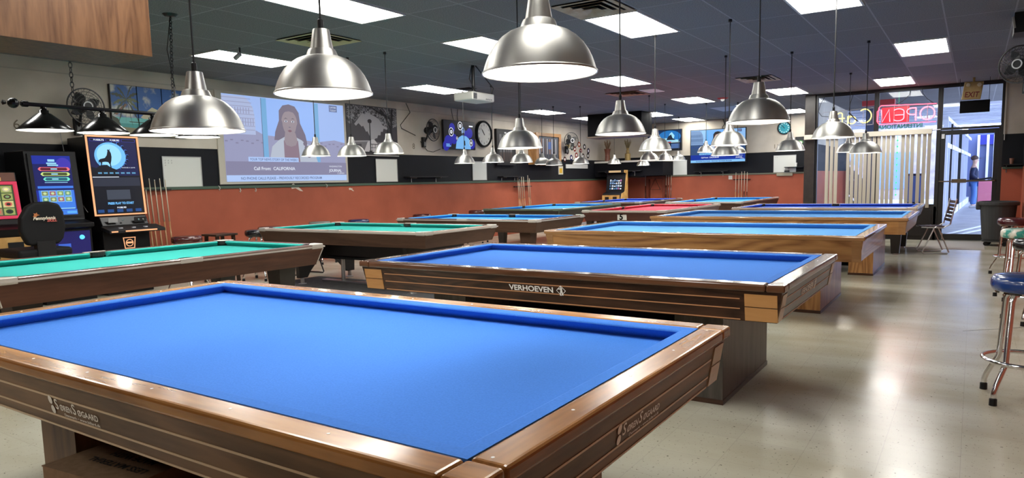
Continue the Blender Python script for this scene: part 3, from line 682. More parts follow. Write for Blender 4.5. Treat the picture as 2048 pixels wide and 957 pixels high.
def pool(label, x0, x1, y0, y1, cloth, wd, top, trim, legs='pedestal', zb=0.60, group=None):
    ZT = 0.80; longx = (x1-x0) > (y1-y0)
    r = empty('pool_table', ((x0+x1)/2, (y0+y1)/2, 0), label, 'pool table', group)
    MB().box(x0+0.10, y0+0.10, 0.71, x1-0.10, y1-0.10, 0.749).build('bed_cloth', cloth, r)
    rw, cw, pk = 0.085, 0.055, 0.085
    ix0, ix1, iy0, iy1 = x0+rw, x1-rw, y0+rw, y1-rw
    mx, my = (x0+x1)/2, (y0+y1)/2
    def cush(a, b, n):
        a = Vector((*a,0)); b = Vector((*b,0)); n = Vector((*n,0)); t = (b-a).normalized()
        pr = [(0.0,0.749),(0.008,0.749),(cw-0.003,0.784),(cw,0.788),(cw-0.002,0.792),(cw-0.010,0.796),(0.0,0.798)]; k = len(pr)
        def P(o, z, e): return tuple((a+t*o*0.6 if e == 0 else b-t*o*0.6)+n*o+Vector((0,0,z)))
        MB().add([P(o,z,0) for o,z in pr]+[P(o,z,1) for o,z in pr], [tuple(range(k))[::-1], tuple(range(k,2*k))]+[(i,(i+1)%k,k+(i+1)%k,k+i) for i in range(k)]).build('cushion', cloth, r)
    c = pk*0.9
    if longx:
        for y, n in ((iy0,(0,1)),(iy1,(0,-1))):
            for a, b_ in ((ix0+c, mx-0.07), (mx+0.07, ix1-c)): cush(*(((a,y),(b_,y)) if n[1] > 0 else ((b_,y),(a,y))), n)
        cush((ix1,iy0+c),(ix1,iy1-c),(-1,0)); cush((ix0,iy1-c),(ix0,iy0+c),(1,0))
    else:
        for x, n in ((ix0,(1,0)),(ix1,(-1,0))):
            for a, b_ in ((iy0+c, my-0.07), (my+0.07, iy1-c)): cush(*(((x,a),(x,b_)) if n[0] < 0 else ((x,b_),(x,a))), n)
        cush((ix0+c,iy0),(ix1-c,iy0),(0,1)); cush((ix1-c,iy1),(ix0+c,iy1),(0,-1))
    cc = 0.15
    for a, b_, c_, d in ((x0+cc,y0,x1-cc,iy0),(x0+cc,iy1,x1-cc,y1),(x0,y0+cc,ix0,y1-cc),(ix1,y0+cc,x1,y1-cc)):
        MB().box(a,b_,0.762,c_,d,ZT).build('rail', top, r, bevel=0.008)
    # corner castings
    for sx in (0,1):
        for sy in (0,1):
            pts = [(0.02,0),(cc,0),(cc,0.055),(0.115,0.085),(0.085,0.115),(0.055,cc),(0,cc),(0,0.02)]
            P = [((x0+px) if sx == 0 else (x1-px), (y0+py) if sy == 0 else (y1-py)) for px, py in pts]
            if sx != sy: P = P[::-1]
            MB().prism([(a,b_,0.758) for a,b_ in P], (0,0,0.047)).build('corner_casting', trim, r, bevel=0.006)
    # pockets
    def pocket(x, y, rad=0.062):
        MB().lathe([(0.0,0.74),(rad*0.85,0.74),(rad,0.760),(rad,0.801),(rad+0.010,0.801),(rad+0.010,0.765)], (x,y,0), 18, cap=False).build('pocket', POCK, r)
    o_ = 0.095
    for sx in (x0+o_, x1-o_):
        for sy in (y0+o_, y1-o_): pocket(sx, sy)
    if longx:
        for sy in (y0+0.072, y1-0.072): pocket(mx, sy, 0.055)
        for sy in (y0-0.002, y1-0.036): MB().box(mx-0.10,sy,0.765,mx+0.10,sy+0.038,0.804).build('side_plate', trim, r, bevel=0.005)
    else:
        for sx in (x0+0.072, x1-0.072): pocket(sx, my, 0.055)
        for sx in (x0-0.002, x1-0.036): MB().box(sx,my-0.10,0.765,sx+0.038,my+0.10,0.804).build('side_plate', trim, r, bevel=0.005)
    # metal edge moulding
    m = MB()
    for a, b_, c_, d in ((x0-0.004,y0-0.004,x1+0.004,y0+0.004),(x0-0.004,y1-0.004,x1+0.004,y1+0.004),(x0-0.004,y0+0.004,x0+0.004,y1-0.004),(x1-0.004,y0+0.004,x1+0.004,y1-0.004)): m.box(a,b_,0.770,c_,d,0.784)
    m.build('edge_moulding', trim, r)
    # apron tapered, with rounded lower corners
    i0, i1, th = 0.01, 0.06, 0.025
    def ring(o, z): return [(x0+o,y0+o,z),(x1-o,y0+o,z),(x1-o,y1-o,z),(x0+o,y1-o,z)]
    B, T = ring(i1, zb), ring(i0, 0.763); Bi, Ti = ring(i1+th, zb), ring(i0+th, 0.763)
    for e in range(4):
        n_ = (e+1) % 4
        MB().hexa([B[e],B[n_],Bi[n_],Bi[e]], [T[e],T[n_],Ti[n_],Ti[e]]).build('apron', wd['X' if e % 2 == 0 else 'Y'], r)
    for e in range(4): MB().tube([Vector(B[e])+Vector((0,0,0.003)), Vector(T[e])], 0.006, 6).build('corner_strip', trim if legs == 'plain' else wd['X'], r)
    MB().box(x0+0.12,y0+0.12,zb+0.02,x1-0.12,y1-0.12,0.71).build('slate_frame', MATTEBLACK, r)
    LEGM = WDK['X']
    if legs == 'pedestal':   # arched boards across each end, two metal feet
        for s in (0, 1):
            m = MB()
            if longx:
                xx = x0+0.48 if s == 0 else x1-0.54; a0, a1 = y0+0.20, y1-0.20
            else:
                xx = y0+0.48 if s == 0 else y1-0.54; a0, a1 = x0+0.20, x1-0.20
            L_ = a1-a0; pr = [(a0,zb+0.02),(a0+0.03,0.09),(a0+0.17,0.09)]+[(a0+0.17+(L_-0.34)*k/12, 0.09+0.26*math.sin(PI*k/12)**0.8) for k in range(1,12)]+[(a1-0.17,0.09),(a1-0.03,0.09),(a1,zb+0.02)]
            if longx: m.prism([(xx,a,z) for a,z in pr], (0.07,0,0))
            else: m.prism([(a,xx,z) for a,z in pr], (0,0.07,0))
            m.build('pedestal', LEGM, r)
            for a in (a0+0.10, a1-0.10):
                p = (xx+0.035, a) if longx else (a, xx+0.035)
                MB().lathe([(0.06,0),(0.06,0.006),(0.028,0.012),(0.024,0.092)], (p[0],p[1],0), 16).build('foot', STEEL, r)
        m = MB()
        if longx: m.box(x0+0.55,my-0.12,0.38,x1-0.54,my+0.12,0.58)
        else: m.box(mx-0.12,y0+0.55,0.38,mx+0.12,y1-0.54,0.58)
        m.build('ball_return', LEGM, r)
    else:
        for sx in (0,1):
            for sy in (0,1):
                lx = x0+0.32 if sx == 0 else x1-0.32; ly = y0+0.28 if sy == 0 else y1-0.28
                MB().hexa([(lx-0.06,ly-0.06,0.02),(lx+0.06,ly-0.06,0.02),(lx+0.06,ly+0.06,0.02),(lx-0.06,ly+0.06,0.02)],[(lx-0.10,ly-0.10,zb+0.02),(lx+0.10,ly-0.10,zb+0.02),(lx+0.10,ly+0.10,zb+0.02),(lx-0.10,ly+0.10,zb+0.02)]).build('leg', WBR2['X'] if legs == 'brown' else LEGM, r)
                MB().lathe([(0.045,0),(0.045,0.02)], (lx,ly,0), 12).build('foot', STEEL, r)
    return r
P1 = pool('teal pool table nearest the slot machines, long brown side with metal moulding', -6.93, -5.34, 1.93, 4.75, TEAL, WBR, PTOP, CAST, 'plain')
P2 = pool('teal pool table on an arched dark pedestal in front of the projected picture', -8.40, -5.34, 6.28, 7.78, TEAL, WBR2, PTOPW, CAST, 'pedestal')
P3 = pool('brown pool table with bright blue cloth, right behind the second teal one', -8.15, -5.38, 8.85, 10.40, LBLUE, WBR2, PTOP, CAST, 'brown')
P4 = pool('dark pool table with light blue cloth and greenish rails, near the leaning cues', -8.93, -7.02, 12.45, 15.45, LBLUE, WDK, PTOPG, PTOPG, 'plain')
P5 = pool('farthest dark pool table with deep blue cloth, in front of the arcade game', -8.84, -6.98, 16.5, 19.6, DBLUE, WRD, PTOP, CAST, 'plain')
P6 = pool('pool table with red cloth, marked with the number 5', -6.20, -4.55, 11.85, 15.15, RED, WRD, PTOPW, CAST, 'brown')
P7 = pool('brown pool table with light blue cloth in front of the far small cue rack', -6.25, -4.42, 16.3, 20.0, LBLUE, WBR2, PTOPW, CAST, 'brown')
P8 = pool('pool table with deep blue cloth running along the window blinds', -3.75, -0.75, 13.15, 15.07, DBLUE, WBR2, PTOPW, PTOPW, 'plain')
# number plate of the red table
n5 = MB().box(-5.47,11.872,0.625,-5.29,11.885,0.745); q = n5.build('number_plate', mat('plate_white', (0.7,0.68,0.62,1), 0.5), P6)
text('number', '5', 0.15, (-5.43,11.868,0.635), (1,0,0), (0,0,1), MATTEBLACK, q, 0.006)

# ------------------------------------------------------------------ LEFT WALL
def M3(r, g, b, n=None, rough=0.5): return mat(n or 'flat_%d_%d_%d' % (r,g,b), S(r,g,b), rough)
def E3(r, g, b, s=1.0): return em('glow_%d_%d_%d_%g' % (r,g,b,s), S(r,g,b), s)
UY, UZ, UX = (0,1,0), (0,0,1), (1,0,0)
# projection surface and picture
r = empty('projection_screen', (XL, 8.34, 1.44), 'large news broadcast projected on a pale board on the wall', 'projection screen')
MB().box(XL, 6.95, 1.435, XL+0.018, 9.74, 2.94).build('board', mat('board_cream', (0.50,0.46,0.38,1), 0.7), r)
def news(name, parent, O, W, H, U, k=1.0, washed=True):
    """news programme picture: dome, sky, presenter, captions"""
    def c(r_, g, b):
        return E3(r_, g, b, k)
    if washed: sky, low, strip, hair, skin, coat, top, cap, bar, txt, dome, blue = c(160,186,238), c(150,152,184), c(118,170,214), c(118,110,128), c(150,138,146), c(178,186,202), c(138,118,132), c(132,130,158), c(172,196,240), c(104,118,160), c(172,184,218), c(150,184,245)
    else: sky, low, strip, hair, skin, coat, top, cap, bar, txt, dome, blue = c(140,185,235), c(50,75,115), c(95,165,225), c(25,20,28), c(200,150,130), c(175,185,205), c(80,40,60), c(20,50,150), c(130,190,240), c(30,60,120), c(120,150,190), c(110,170,240)
    white = c(225,232,245); dk = c(70,70,90) if washed else c(15,15,25); lip = c(128,95,108) if washed else c(150,70,80)
    sh = [(sky, R_(0,0,1,1)), (low, [(0,0),(1,0),(1,0.50),(0.9,0.53),(0.76,0.50),(0.3,0.55),(0.24,0.60),(0,0.62)])]
    # dome
    sh += [(dome, [(0,0.55),(0.235,0.55),(0.235,0.74),(0.225,0.86),(0.2,0.93),(0.165,0.985),(0.0,0.985)])]
    for j in range(9):
        y = 0.60+j*0.045; sh.append((low, R_(0.0, y, 0.232-(0.006*max(0,j-4)), y+0.007)))
    for j in range(12): sh.append((low, R_(0.008+j*0.019, 0.655, 0.014+j*0.019, 0.735)))
    for j in range(10): sh.append((low, R_(0.008+j*0.02, 0.79, 0.014+j*0.02, 0.86)))
    # skyline band
    for j in range(26): sh.append((cap, R_(0.005+j*0.038, 0.46+0.02*math.sin(j*2.3), 0.025+j*0.038, 0.475+0.02*math.sin(j*2.3))))
    # panel edges
    sh += [(blue, [(0.325,0.25),(0.715,0.25),(0.715,0.985),(0.325,0.985)]), (low, [(0.325,0.25),(0.715,0.25),(0.715,0.50),(0.5,0.53),(0.325,0.55)]), (strip, R_(0.285,0.24,0.325,0.99)), (dk, R_(0.283,0.24,0.286,0.99)), (strip, R_(0.72,0.24,0.76,0.99)), (dk, R_(0.718,0.24,0.721,0.99))]
    # presenter
    cx = 0.505
    sh += [(hair, [(cx-0.085,0.74),(cx-0.082,0.86),(cx-0.05,0.925),(cx,0.945),(cx+0.05,0.925),(cx+0.082,0.85),(cx+0.09,0.72),(cx+0.13,0.58),(cx+0.15,0.42),(cx+0.175,0.28),(cx+0.10,0.26),(cx+0.03,0.5),(cx-0.05,0.5),(cx-0.13,0.50),(cx-0.12,0.60)]),
           (coat, [(0.33,0.24),(0.355,0.42),(0.41,0.50),(cx-0.045,0.545),(cx+0.055,0.54),(0.63,0.49),(0.70,0.42),(0.735,0.24)]),
           (top, [(cx-0.055,0.24),(cx-0.055,0.50),(cx+0.065,0.50),(cx+0.075,0.24)]), (skin, [(cx-0.04,0.60),(cx-0.05,0.50),(cx-0.035,0.445),(cx+0.005,0.425),(cx+0.045,0.445),(cx+0.06,0.50),(cx+0.045,0.60)]),
           (skin, [(cx+0.066*math.sin(t)*(1-0.12*(math.cos(t) < 0)), 0.715-0.155*(-math.cos(t))*(1.0)) for t in [2*PI*i/28 for i in range(28)]])]
    sh += [(hair, [(cx-0.07,0.80),(cx-0.05,0.90),(cx,0.925),(cx+0.05,0.90),(cx+0.07,0.80),(cx+0.045,0.845),(cx,0.86),(cx-0.045,0.845)])]
    for s in (-1, 1):
        sh += [(white, E_(cx+s*0.028,0.735,0.012,0.011,14)), (dk, E_(cx+s*0.028,0.735,0.006,0.010,12)), (dk, [(cx+s*0.012,0.765),(cx+s*0.030,0.778),(cx+s*0.046,0.762),(cx+s*0.030,0.770)])]
    sh += [(hair, [(cx-0.012,0.665),(cx,0.657),(cx+0.012,0.665),(cx,0.672)]), (lip, [(cx-0.02,0.620),(cx,0.634),(cx+0.02,0.620),(cx,0.602)])]
    for j in range(7):
        y = 0.30+j*0.05; sh.append((hair, E_(cx+0.155-0.01*j, y+0.02, 0.018, 0.03, 8)))
    # captions
    sh += [(cap, R_(0,0.075,1,0.235)), (bar, R_(0,0.0,1,0.075)), (bar, R_(0.165,0.235,0.565,0.29)), (txt, R_(0.86,0.90,0.935,0.985))]
    a = art(name, parent, O, Vector(U)*W, Vector(UZ)*H, sh, step=0.00012)
    n = Vector(U).cross(Vector(UZ)); O2 = Vector(O)+n*(0.00012*(len(sh)+4))
    def t(b, u, v, sz, m, wd, bold=0.0): text('caption', b, sz*H, O2+Vector(U)*W*u+Vector(UZ)*H*v, U, UZ, m, a, bold, width=wd*W, lift=0.001)
    t('YOUR TOP NEWS STORY OF THE WEEK?', 0.175, 0.248, 0.04, txt, 0.38, 0.001)
    t('Call From:  CALIFORNIA', 0.20, 0.135, 0.055, white, 0.33, 0.001)
    t('NO PHONE CALLS PLEASE – PREVIOUSLY RECORDED PROGRAM', 0.10, 0.022, 0.045, txt, 0.66, 0.001)
    t('WASHINGTON', 0.835, 0.175, 0.03, white, 0.12); t('JOURNAL', 0.835, 0.115, 0.05, white, 0.12, 0.001); t('C-SPAN', 0.91, 0.085, 0.03, white, 0.065)
    t('LATER', 0.868, 0.948, 0.03, white, 0.058); t('TODAY', 0.868, 0.91, 0.03, white, 0.058)
    return a
news('projected_picture', r, (XL+0.019, 7.065, 1.475), 2.62, 1.42, UY, 0.92)

def whiteboard(O, W, H, U, label, marks=0, tray=False, eraser=False):
    O = Vector(O); U = Vector(U); n = U.cross(Vector(UZ)); r = empty('whiteboard', O+U*W/2, label, 'whiteboard')
    def B(u0, v0, u1, v1, d0, d1):
        a = O+U*u0+n*d0; pts = [O+U*u0+n*d0, O+U*u1+n*d0, O+U*u1+n*d1, O+U*u0+n*d1]
        return MB().hexa([tuple(p+Vector((0,0,v0))) for p in pts], [tuple(p+Vector((0,0,v1))) for p in pts])
    B(0,0,W,H,0.0,0.010).build('panel', BOARD, r)
    f = MB()
    for q in ((0,0,W,0.012),(0,H-0.012,W,H),(0,0.012,0.012,H-0.012),(W-0.012,0.012,W,H-0.012)):
        m = B(*q,0.0,0.016); f.add(m.v, m.f)
    f.build('frame', mat('board_frame', (0.4,0.4,0.38,1), 0.4, 0.3), r)
    if marks:
        m = MB()
        for k in range(marks):
            p = O+U*(0.04+0.05*(k % 3))+Vector((0,0,H-0.07-0.035*(k//3)))+n*0.011
            m.poly([p, p+U*0.022+Vector((0,0,0.002)), p+U*0.022+Vector((0,0,0.005)), p+Vector((0,0,0.004))]); m.poly([p+U*0.008, p+U*0.011, p+U*0.013+Vector((0,0,0.02)), p+U*0.010+Vector((0,0,0.02))])
        m.build('handwriting', mat('marker_ink', (0.05,0.05,0.06,1), 0.6), r, kind='stuff')
    if eraser:
        o = B(W*0.5,0.012,W*0.72,0.05,0.016,0.05).build('eraser', BLACK); tag(o, 'black eraser on the lower edge of the whiteboard by the dark post', 'eraser')
        B(W*0.16,-0.10,W*0.86,-0.015,0.0,0.05).build('tray', mat('tray_cream', (0.30,0.28,0.2,1), 0.5), r)
    return r
whiteboard((XL,6.0,1.40), 0.64, 0.47, UY, 'whiteboard with faint tally marks beside the first cue rack, left of the projection', marks=7)
whiteboard((XL,10.51,1.43), 0.64, 0.47, UY, 'blank whiteboard under the canal photograph')
whiteboard((XL,13.81,1.43), 0.60, 0.46, UY, 'narrow blank whiteboard under the large wall clock')
whiteboard((-8.03,YB-0.001,1.47), 0.58, 0.46, UX, 'square blank whiteboard on the back wall, left of the wide television')
whiteboard((-4.88,YB-0.001,1.47), 0.62, 0.49, UX, 'whiteboard with a tray on the back wall next to the dark post', marks=2, eraser=True)

# palm beach canvas (three panels)
r = empty('canvas_picture', (XL, 5.87, 2.15), 'three-panel canvas of a tropical beach with palms and clouds', 'picture')
PICS = bpy.data.materials.new('beach_sky'); PICS.use_nodes = True; nt = PICS.node_tree; b = nt.nodes['Principled BSDF']; b.inputs['Roughness'].default_value = 0.5
tc = nt.nodes.new('ShaderNodeTexCoord'); n = nt.nodes.new('ShaderNodeTexNoise'); n.inputs['Scale'].default_value = 4.5; n.inputs['Detail'].default_value = 6
rp = nt.nodes.new('ShaderNodeValToRGB'); rp.color_ramp.elements[0].position = 0.50; rp.color_ramp.elements[1].position = 0.62
rp.color_ramp.elements[0].color = (0.02,0.09,0.28,1); rp.color_ramp.elements[1].color = (0.45,0.45,0.38,1)
nt.links.new(tc.outputs['Object'], n.inputs['Vector']); nt.links.new(n.outputs[0], rp.inputs[0]); nt.links.new(rp.outputs[0], b.inputs['Base Color'])
sea, sand, sea2, frond, trunk, cloud, leaf2 = M3(60,140,135), M3(120,115,85), M3(95,170,165), M3(52,62,44), M3(120,84,66), M3(175,168,140), M3(86,96,66)
def frond_pts(x, y, L_, a, w_=0.05, n_=9):
    top = []; bot = []
    for i in range(n_+1):
        t = i/n_; px = x+L_*t*math.cos(a)*0.45; py = y+L_*t*math.sin(a)-0.35*L_*t*t; ww = w_*math.sin(PI*min(1,t*1.02+0.02))
        jag = 1.0 if i % 2 else 0.45
        top.append((px, py+ww*jag)); bot.append((px, py-ww*jag*1.6))
    return top+bot[::-1]
sh = [(PICS, R_(0,0,1,1)), (sea2, R_(0,0.12,1,0.36)), (sea, R_(0,0.12,1,0.24)), (sand, [(0,0),(1,0),(1,0.14),(0.6,0.11),(0.3,0.15),(0,0.18)]), (frond, [(0.2,0.285),(0.5,0.28),(0.5,0.262),(0.22,0.268)]),
      (cloud, [(0.36,0.38),(0.44,0.50),(0.52,0.60),(0.60,0.55),(0.68,0.50),(0.73,0.42),(0.76,0.36),(0.4,0.35)]), (trunk, [(0.02,0.42),(0.06,0.40),(0.20,0.62),(0.17,0.64)]), (frond, [(0.0,0.05),(0.08,0.08),(0.10,0.2),(0.07,0.33),(0.0,0.38)])]
for k in range(13): sh.append((frond if k % 3 else leaf2, frond_pts(0.19, 0.72, 0.42+0.06*(k % 3), 2*PI*k/13+0.2, 0.035)))
for k in range(8): sh.append((frond if k % 2 else leaf2, frond_pts(0.93, 0.70, 0.32, 2*PI*k/8+0.3, 0.03)))
sh = [(m_, [(min(1,max(0,u)), min(1,max(0,v))) for u, v in p]) for m_, p in sh]
MB().box(XL,5.30,2.15,XL+0.04,6.44,2.86).build('stretcher', M3(20,20,22), r)
art('print', r, (XL+0.0405,5.31,2.155), (0,1.12,0), (0,0,0.70), sh, 0.00012)
for y in (5.68, 6.05): MB().box(XL+0.041,y-0.002,2.15,XL+0.052,y+0.002,2.86).build('gap', MATTEBLACK, r)
# canal photograph
r = empty('framed_photograph', (XL, 10.44, 1.98), 'large black and white photograph of a canal with a street lamp and bare trees', 'picture')
MB().box(XL,9.745,1.99,XL+0.03,11.17,2.945).build('frame', M3(70,68,70), r)
g1, g2, g3, g4, g5 = M3(150,148,150), M3(105,102,105), M3(60,58,62), M3(28,27,30), M3(185,182,184)
BR = bpy.data.materials.new('bare_branches'); BR.use_nodes = True; nt = BR.node_tree; b = nt.nodes['Principled BSDF']; b.inputs['Roughness'].default_value = 0.4
tc = nt.nodes.new('ShaderNodeTexCoord'); n = nt.nodes.new('ShaderNodeTexNoise'); n.inputs['Scale'].default_value = 14; n.inputs['Detail'].default_value = 9; n.inputs['Roughness'].default_value = 0.75; n.inputs['Distortion'].default_value = 1.5
rp = nt.nodes.new('ShaderNodeValToRGB'); rp.color_ramp.elements[0].position = 0.47; rp.color_ramp.elements[1].position = 0.53
rp.color_ramp.elements[0].color = (0.012,0.012,0.014,1); rp.color_ramp.elements[1].color = (0.26,0.255,0.265,1)
nt.links.new(tc.outputs['Object'], n.inputs['Vector']); nt.links.new(n.outputs[0], rp.inputs[0]); nt.links.new(rp.outputs[0], b.inputs['Base Color'])
sh = [(g1, R_(0,0,1,1)), (BR, [(0,0.3),(0.10,0.55),(0.3,0.85),(0.55,0.7),(0.95,0.5),(1,0.4),(1,1),(0,1)]), (g1, [(0.30,0.60),(0.26,0.72),(0.33,0.78),(0.38,0.88),(0.46,0.84),(0.55,0.80),(0.64,0.74),(0.70,0.62),(0.72,0.52),(0.60,0.36),(0.46,0.33),(0.38,0.44)]), (g3, [(0,0.25),(0,0.66),(0.06,0.60),(0.11,0.64),(0.17,0.57),(0.22,0.63),(0.28,0.56),(0.31,0.58),(0.36,0.46),(0.39,0.47),(0.43,0.37),(0.46,0.28)]),
      (g3, [(0.5,0.28),(0.55,0.33),(0.58,0.33),(0.60,0.40),(0.65,0.40),(0.66,0.48),(0.70,0.48),(0.72,0.55),(0.79,0.53),(0.83,0.60),(0.9,0.57),(1,0.62),(1,0.05),(0.7,0.2)]), (g2, [(0,0.22),(0.5,0.26),(1,0.20),(1,0),(0,0)]), (g5, [(0.38,0.24),(0.47,0.30),(0.52,0.30),(0.62,0.16),(0.66,0.02),(0.3,0.02)]), (g3, [(0,0.16),(0.26,0.2),(0.26,0.12),(0,0.08)]), (g4, [(0,0),(1,0),(1,0.035),(0,0.035)])]
for j in range(8):
    sh.append((g4, R_(0.47+0.06*j, 0.04, 0.478+0.06*j, 0.2)))
sh += [(g4, R_(0.44,0.19,0.95,0.205)), (g4, R_(0.44,0.12,0.95,0.13)), (g4, R_(0.428,0.04,0.448,0.66)), (g4, [(0.395,0.70),(0.405,0.65),(0.47,0.65),(0.48,0.70),(0.455,0.73),(0.42,0.73)]), (g4, R_(0.41,0.03,0.466,0.06)),
       (g4, [(0.86,0.2),(0.90,0.2),(0.895,0.55),(0.93,0.98),(0.88,0.98),(0.865,0.62),(0.80,0.78),(0.72,0.90),(0.68,0.97),(0.665,0.96),(0.74,0.82),(0.85,0.55)])]
for j in range(16):
    a = 0.3+j*0.17; sh.append((g4, [(0.86,0.75),(0.86+0.5*math.cos(a+1.3)*0.9,0.75+0.35*math.sin(a*0.8+0.5)),(0.865+0.5*math.cos(a+1.3)*0.9,0.755+0.35*math.sin(a*0.8+0.5)),(0.87,0.77)]))
for cxx in (0.60, 0.78): sh += [(g4, E_(cxx,0.09,0.045,0.065,16)), (g2, E_(cxx,0.09,0.037,0.055,16))]
sh = [(m_, [(min(1,max(0,u)), min(1,max(0,v))) for u, v in p]) for m_, p in sh]
art('print', r, (XL+0.031,9.755,2.005), (0,1.40,0), (0,0,0.925), sh, 0.00012)
o = MB().box(XL,9.75,1.955,XL+0.03,11.2,1.975).build('picture_ledge', M3(170,165,160)); tag(o, 'thin pale ledge strip directly under the canal photograph', 'ledge')

# wall fans
FANG = mat('fan_wire', (0.02,0.02,0.02,1), 0.35, 0.4)
def fan_proto():
    r = empty('wall_fan', (0,0,0))     # faces +X, centre of the grille at origin; bracket behind
    m = MB()
    for rr in (0.235, 0.19, 0.15, 0.11, 0.075):
        m.tube([(0.05*(1-(rr/0.235)**2)+0.02, rr*math.cos(a), rr*math.sin(a)) for a in [2*PI*k/40 for k in range(40)]], 0.0035 if rr < 0.23 else 0.010, 5, True)
    for k in range(36):
        a = 2*PI*k/36; m.tube([(0.02+0.05*(1-(t/0.235)**2), t*math.cos(a+0.6*(1-t/0.235)), t*math.sin(a+0.6*(1-t/0.235))) for t in (0.06,0.12,0.18,0.235)], 0.0016, 4)
    for k in range(20):
        a = 2*PI*k/20; m.tube([(0.02,0.235*math.cos(a),0.235*math.sin(a)),(-0.06,0.19*math.cos(a),0.19*math.sin(a)),(-0.09,0.06*math.cos(a),0.06*math.sin(a))], 0.002, 4)
    m.build('grille', FANG, r)
    MB().lathe([(0.0,0.074),(0.045,0.074),(0.06,0.06),(0.0,0.055)], seg=24, axis='X').build('badge', BLACK, r)
    MB().lathe([(0.047,0.070),(0.047,0.080),(0.062,0.080),(0.062,0.070)], seg=28, axis='X', cap=False).build('badge_ring', M3(190,190,190), r)
    for k in range(4):
        a = 2*PI*k/4+0.5; m = MB(); pts = []
        for j in range(9):
            t = j/8; rr = 0.04+0.165*t; sp = 0.55*math.sin(PI*min(1, t*0.75+0.25)); pts.append((0.015, rr*math.cos(a-sp), rr*math.sin(a-sp)))
        for j in range(8, -1, -1):
            t = j/8; rr = 0.04+0.165*t; sp = 0.55*math.sin(PI*min(1, t*0.75+0.25)); pts.append((-0.02, rr*math.cos(a+sp), rr*math.sin(a+sp)))
        m.prism(pts, (-0.004,0,0)); m.build('blade', M3(24,24,25), r)
    MB().lathe([(0.0,-0.20),(0.05,-0.20),(0.075,-0.17),(0.08,-0.10),(0.06,-0.03),(0.03,0.03),(0,0.03)], seg=20, axis='X').build('motor', BLACK, r, smooth=True)
    m = MB().tube([(-0.13,0,-0.06),(-0.16,0,-0.16),(-0.22,0,-0.24)], 0.018, 8); m.box(-0.28,-0.045,-0.36,-0.22,0.045,-0.14)
    m.build('bracket', BLACK, r)
    MB().box(-0.22,-0.025,-0.33,-0.212,0.025,-0.23).build('control_plate', M3(120,120,118), r)
    return r
FAN = fan_proto(); _children[FAN.name] = kids(FAN)
def fan(loc, rz, label, first=[True]):
    if first[0]: o = FAN; first[0] = False
    else: o = copy_tree(FAN)
    o.location = loc; o.rotation_euler = (0,0,rz); o['label'] = label; o['category'] = 'fan'; return o
fan((XL+0.285,4.84,2.49), 0.0, 'black wall fan behind the bar lamp, left of the beach canvas')
fan((XL+0.30,12.00,2.53), 0.05, 'black wall fan turned sideways between the canal photograph and the television')
fan((XL+0.30,18.30,2.53), -0.5, 'small black wall fan above the row of records')
fan((0.45,11.3,2.72), -2.0, 'black wall fan at the right edge of the photo').location = (0.43,11.4,2.73)
# fan cables
tag(MB().tube([(XL+0.01,11.5,3.09),(XL+0.012,11.62,2.9),(XL+0.012,11.3,2.62),(XL+0.02,11.32,2.55),(XL+0.03,11.75,2.42)],0.007,6).build('power_cable', CORD), 'black cable running down the wall to the sideways fan', 'cable')
tag(MB().tube([(XL+0.03,11.9,2.3),(XL+0.012,12.15,2.1),(XL+0.012,12.35,2.08),(XL+0.02,12.6,2.15)],0.006,6).build('power_cable', CORD), 'thin cable between the sideways fan and the television', 'cable')

# television on the left wall
r = empty('television', (XL+0.1, 13.2, 2.16), 'wall television showing a man in a light blue shirt', 'television')
MB().box(XL+0.07,12.60,2.15,XL+0.13,13.80,2.81).build('housing', BLACK, r, bevel=0.006)
MB().box(XL,13.05,2.35,XL+0.07,13.35,2.62).build('wall_mount', BLACKM, r)
k_, bl, lb, wt, sk = E3(8,8,20), E3(28,30,150), E3(110,170,225), E3(225,230,240), E3(120,150,190)
sh = [(k_, R_(0,0,1,1))]
for (cx, cy, rr) in ((0.12,0.25,0.12),(0.3,0.35,0.1),(0.82,0.6,0.1),(0.9,0.2,0.1),(0.25,0.75,0.09),(0.05,0.1,0.1),(0.7,0.5,0.1)): sh.append((bl, E_(cx,cy,rr,rr*1.9,14)))
sh += [(lb, [(0.35,0),(0.38,0.25),(0.46,0.42),(0.56,0.50),(0.70,0.48),(0.80,0.38),(0.84,0.2),(0.85,0)]), (sk, E_(0.605,0.66,0.055,0.15,18)), (k_, [(0.55,0.78),(0.57,0.85),(0.64,0.86),(0.665,0.78),(0.61,0.81)]), (k_, [(0.56,0.56),(0.61,0.51),(0.655,0.56),(0.61,0.60)]), (k_, [(0.62,0.12),(0.67,0.14),(0.66,0.32),(0.62,0.30)]), (k_, R_(0.575,0.70,0.635,0.725))]
for cx, cy, s_ in ((0.22,0.60,1),(0.51,0.84,1),(0.86,0.24,0.8),(0.40,0.38,0.4)): sh += [(wt, E_(cx,cy,0.075*s_,0.16*s_,20)), (k_, E_(cx,cy,0.062*s_,0.135*s_,20)), (wt, E_(cx,cy,0.035*s_,0.07*s_,14)), (k_, E_(cx,cy,0.012*s_,0.025*s_,10))]
sh += [(wt, R_(0.80,0.83,0.93,0.88)), (lb, R_(0.05,0.13,0.16,0.17)), (lb, R_(0.05,0.07,0.2,0.11))]
art('screen', r, (XL+0.1305,12.615,2.165), (0,1.17,0), (0,0,0.63), sh, 0.00012)
tag(MB().tube([(XL+0.01,13.05,3.09),(XL+0.01,13.1,2.9),(XL+0.05,13.12,2.75)],0.006,5).tube([(XL+0.01,13.3,3.09),(XL+0.01,13.28,2.9),(XL+0.05,13.25,2.75)],0.006,5).build('power_cable', CORD), 'pair of cables dropping behind the wall television', 'cable')

